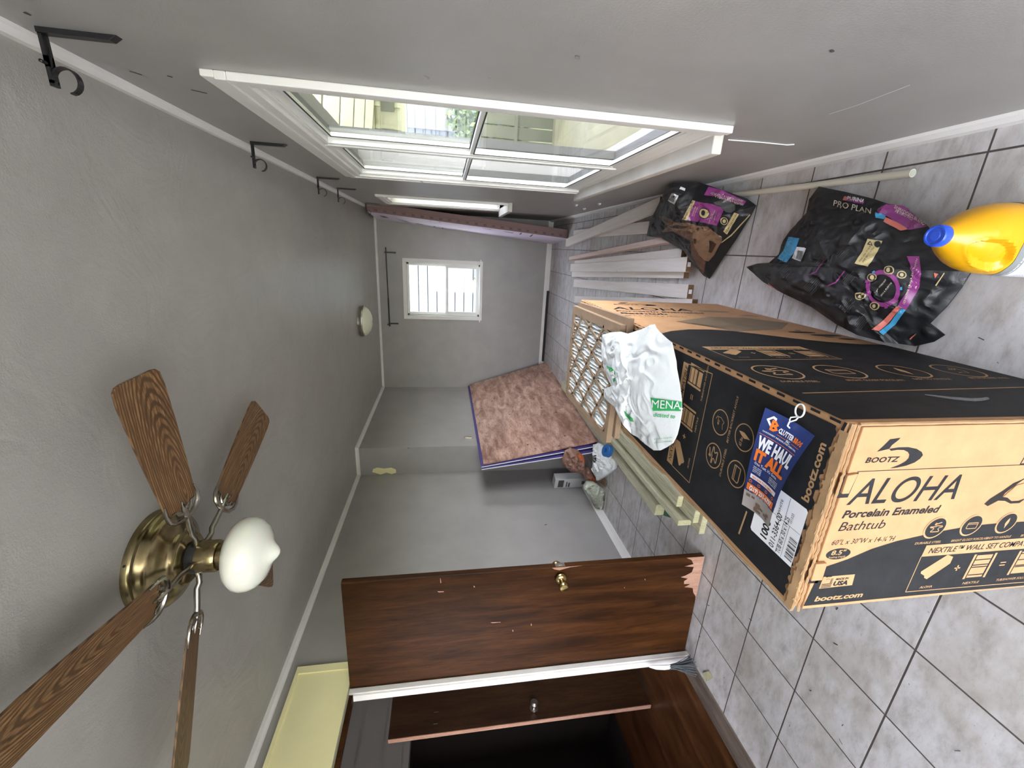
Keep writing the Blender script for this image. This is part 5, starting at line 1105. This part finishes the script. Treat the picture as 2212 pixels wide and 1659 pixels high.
MB().lathe([(.06, -.07), (.17, -.07), (.18, -.06), (.18, .06), (.17, .07), (.06, .07), (.06, -.07)], c0, (.35, -.1, .9), 32, caps=False).build('tape', 'tape_blue', tp, smooth=True)
pb_, bv = junk('pale_bag', 'pale crumpled plastic bag slumped against the left baseboard', 'plastic bag', [(1120,960), (1230,970), (1300,1010), (1290,1060), (1350,1040), (1420,1060), (1430,1130), (1480,1130), (1470,1200), (1440,1260), (1430,1330), (1350,1400), (1280,1400), (1240,1330), (1190,1200), (1110,1100), (1075,1030)], 1, 8.35, (.08, -.18, .10), (0, .3, 0), 'bag_pale', 'bag', amp=.05, sc=4.2, rings=22, per=5, seed=14)
tag(MB().slab([at(*J(*p), 2, .02) for p in ((1310,945), (1365,880), (1400,920), (1375,1000))], (0, 0, .02)).build('cardboard_scrap', 'filter_card', org=at(*J(1300, 960), 2, .0)), 'small grey cardboard scrap on the tiles between white and pale bags', 'cardboard')
tag(MB().slab([at(*p, 2, .03) for p in ((1425,1095), (1440,1100), (1450,1118), (1432,1112))], (0, 0, .03)).build('dark_green_packet', 'dark_green', org=at(1436, 1106, 2, 0)), 'dark green packet peeking out from beneath the treated boards', 'packet')
# scratches and scuffs on the walls
wr = bpy.data.objects['wall_right']
def mark(pts, w_, mat, par=wr, ax=0, v=XR-.004):
    q = [at(x, y, ax, v) for x, y in pts]; m1 = MB(); m1.tube(q, w_, 4, flat=.3 if ax == 0 else 1); m1.build('scratch' if mat == 'label_white' else 'scuff', mat, par, org=(0, 0, 0))
mark([(1573, 302), (1640, 307), (1700, 313), (1716, 312)], .005, 'label_white'); mark([(1790, 247), (1850, 228), (1910, 205), (1965, 184)], .0035, 'label_white')
for p in (((52, 27), (66, 33)), ((280, 154), (306, 162)), ((413, 194), (447, 202)), ((1243, 121), (1252, 123)), ((1795, 108), (1799, 112)), ((362, 164), (372, 167))): mark(p, .012, 'print_grey')
mark([(1177, 1134), (1181, 1133)], .014, 'print_grey', bpy.data.objects['wall_left'], 0, XL+.004)
# brush by the door jamb
bs = thing('hand_brush', 'white handled hand brush with dark bristles propped by the door jamb', 'brush', (-3.9, 2.95, .03))
hb = MB().tube([(-3.93, 2.98, .98), (-3.91, 2.93, .86), (-3.87, 2.88, .72), (-3.86, 2.87, .60)], [.025, .05, .055, .05], 12, flat=.6); hb.build('handle', 'white_plastic', bs, smooth=True)
br_ = MB(); random.seed(4)
for i in range(70):
    x = -3.86+random.uniform(-.04, .04); y = 2.87+random.uniform(-.03, .03); e_ = Vector((-3.84+random.uniform(-.17, .10), 2.86+random.uniform(-.16, .14), .07+random.uniform(0, .06))); br_.tube([(x, y, .62), ((x+e_.x)/2, (y+e_.y)/2, .36), e_], .006, 3)
br_.build('bristles', 'bristle', bs)
for i, (y, z) in enumerate(((10.18, 1.2), (11.06, .66), (9.47, .75))):
    tag(MB().box((XR-.03, y-.06, z-.03), (XR, y+.06, z+.03)).box((XR-.05, y-.05, z-.01), (XR-.03, y+.05, z+.01)).build('wall_clip', 'label_white', org=(XR, y, z)), ['small metal clip on right wall directly under the far end of the window sill', 'small metal clip on right wall lowest and furthest along', 'pale wall clip nearest the dog-food bags'][i], 'clip', 'clips low on the right wall')
tag(MB().box((XJ, 11.55, 4.0), (XJ+.03, 11.72, 4.32)).box((XJ+.03, 11.6, 4.05), (XJ+.05, 11.67, 4.28)).build('wall_catch', 'brushed_nickel', org=(XJ, 11.6, 4.1)), 'small metal catch on the wall just above the leaning plywood', 'catch')
tag(MB().slab([at(1518, 1453, 2, .012), at(1531, 1450, 2, .012), at(1540, 1465, 2, .012), at(1526, 1472, 2, .012)], (0, 0, .01)).build('wood_chip', 'treated_end', org=at(1528, 1460, 2, 0)), 'flat pale wood chip on the tiles by the doorway threshold', 'wood chip')
random.seed(31); deb = MB()
for i in range(60):
    x, y = random.uniform(-3.6, 4.9), random.uniform(-2, 4.8)
    if BX0-.1 < x < BX1+.2 and BY0-.1 < y < BY1+.2: continue
    a_ = random.uniform(0, 3.1); l = random.uniform(.01, .06); deb.tube([(x, y, .006), (x+l*math.cos(a_), y+l*math.sin(a_), .008)], random.uniform(.0025, .006), 4)
tag(deb.build('floor_crumbs', 'print_black', kind='stuff'), 'dark crumbs and slivers scattered over the floor tiles', 'debris')
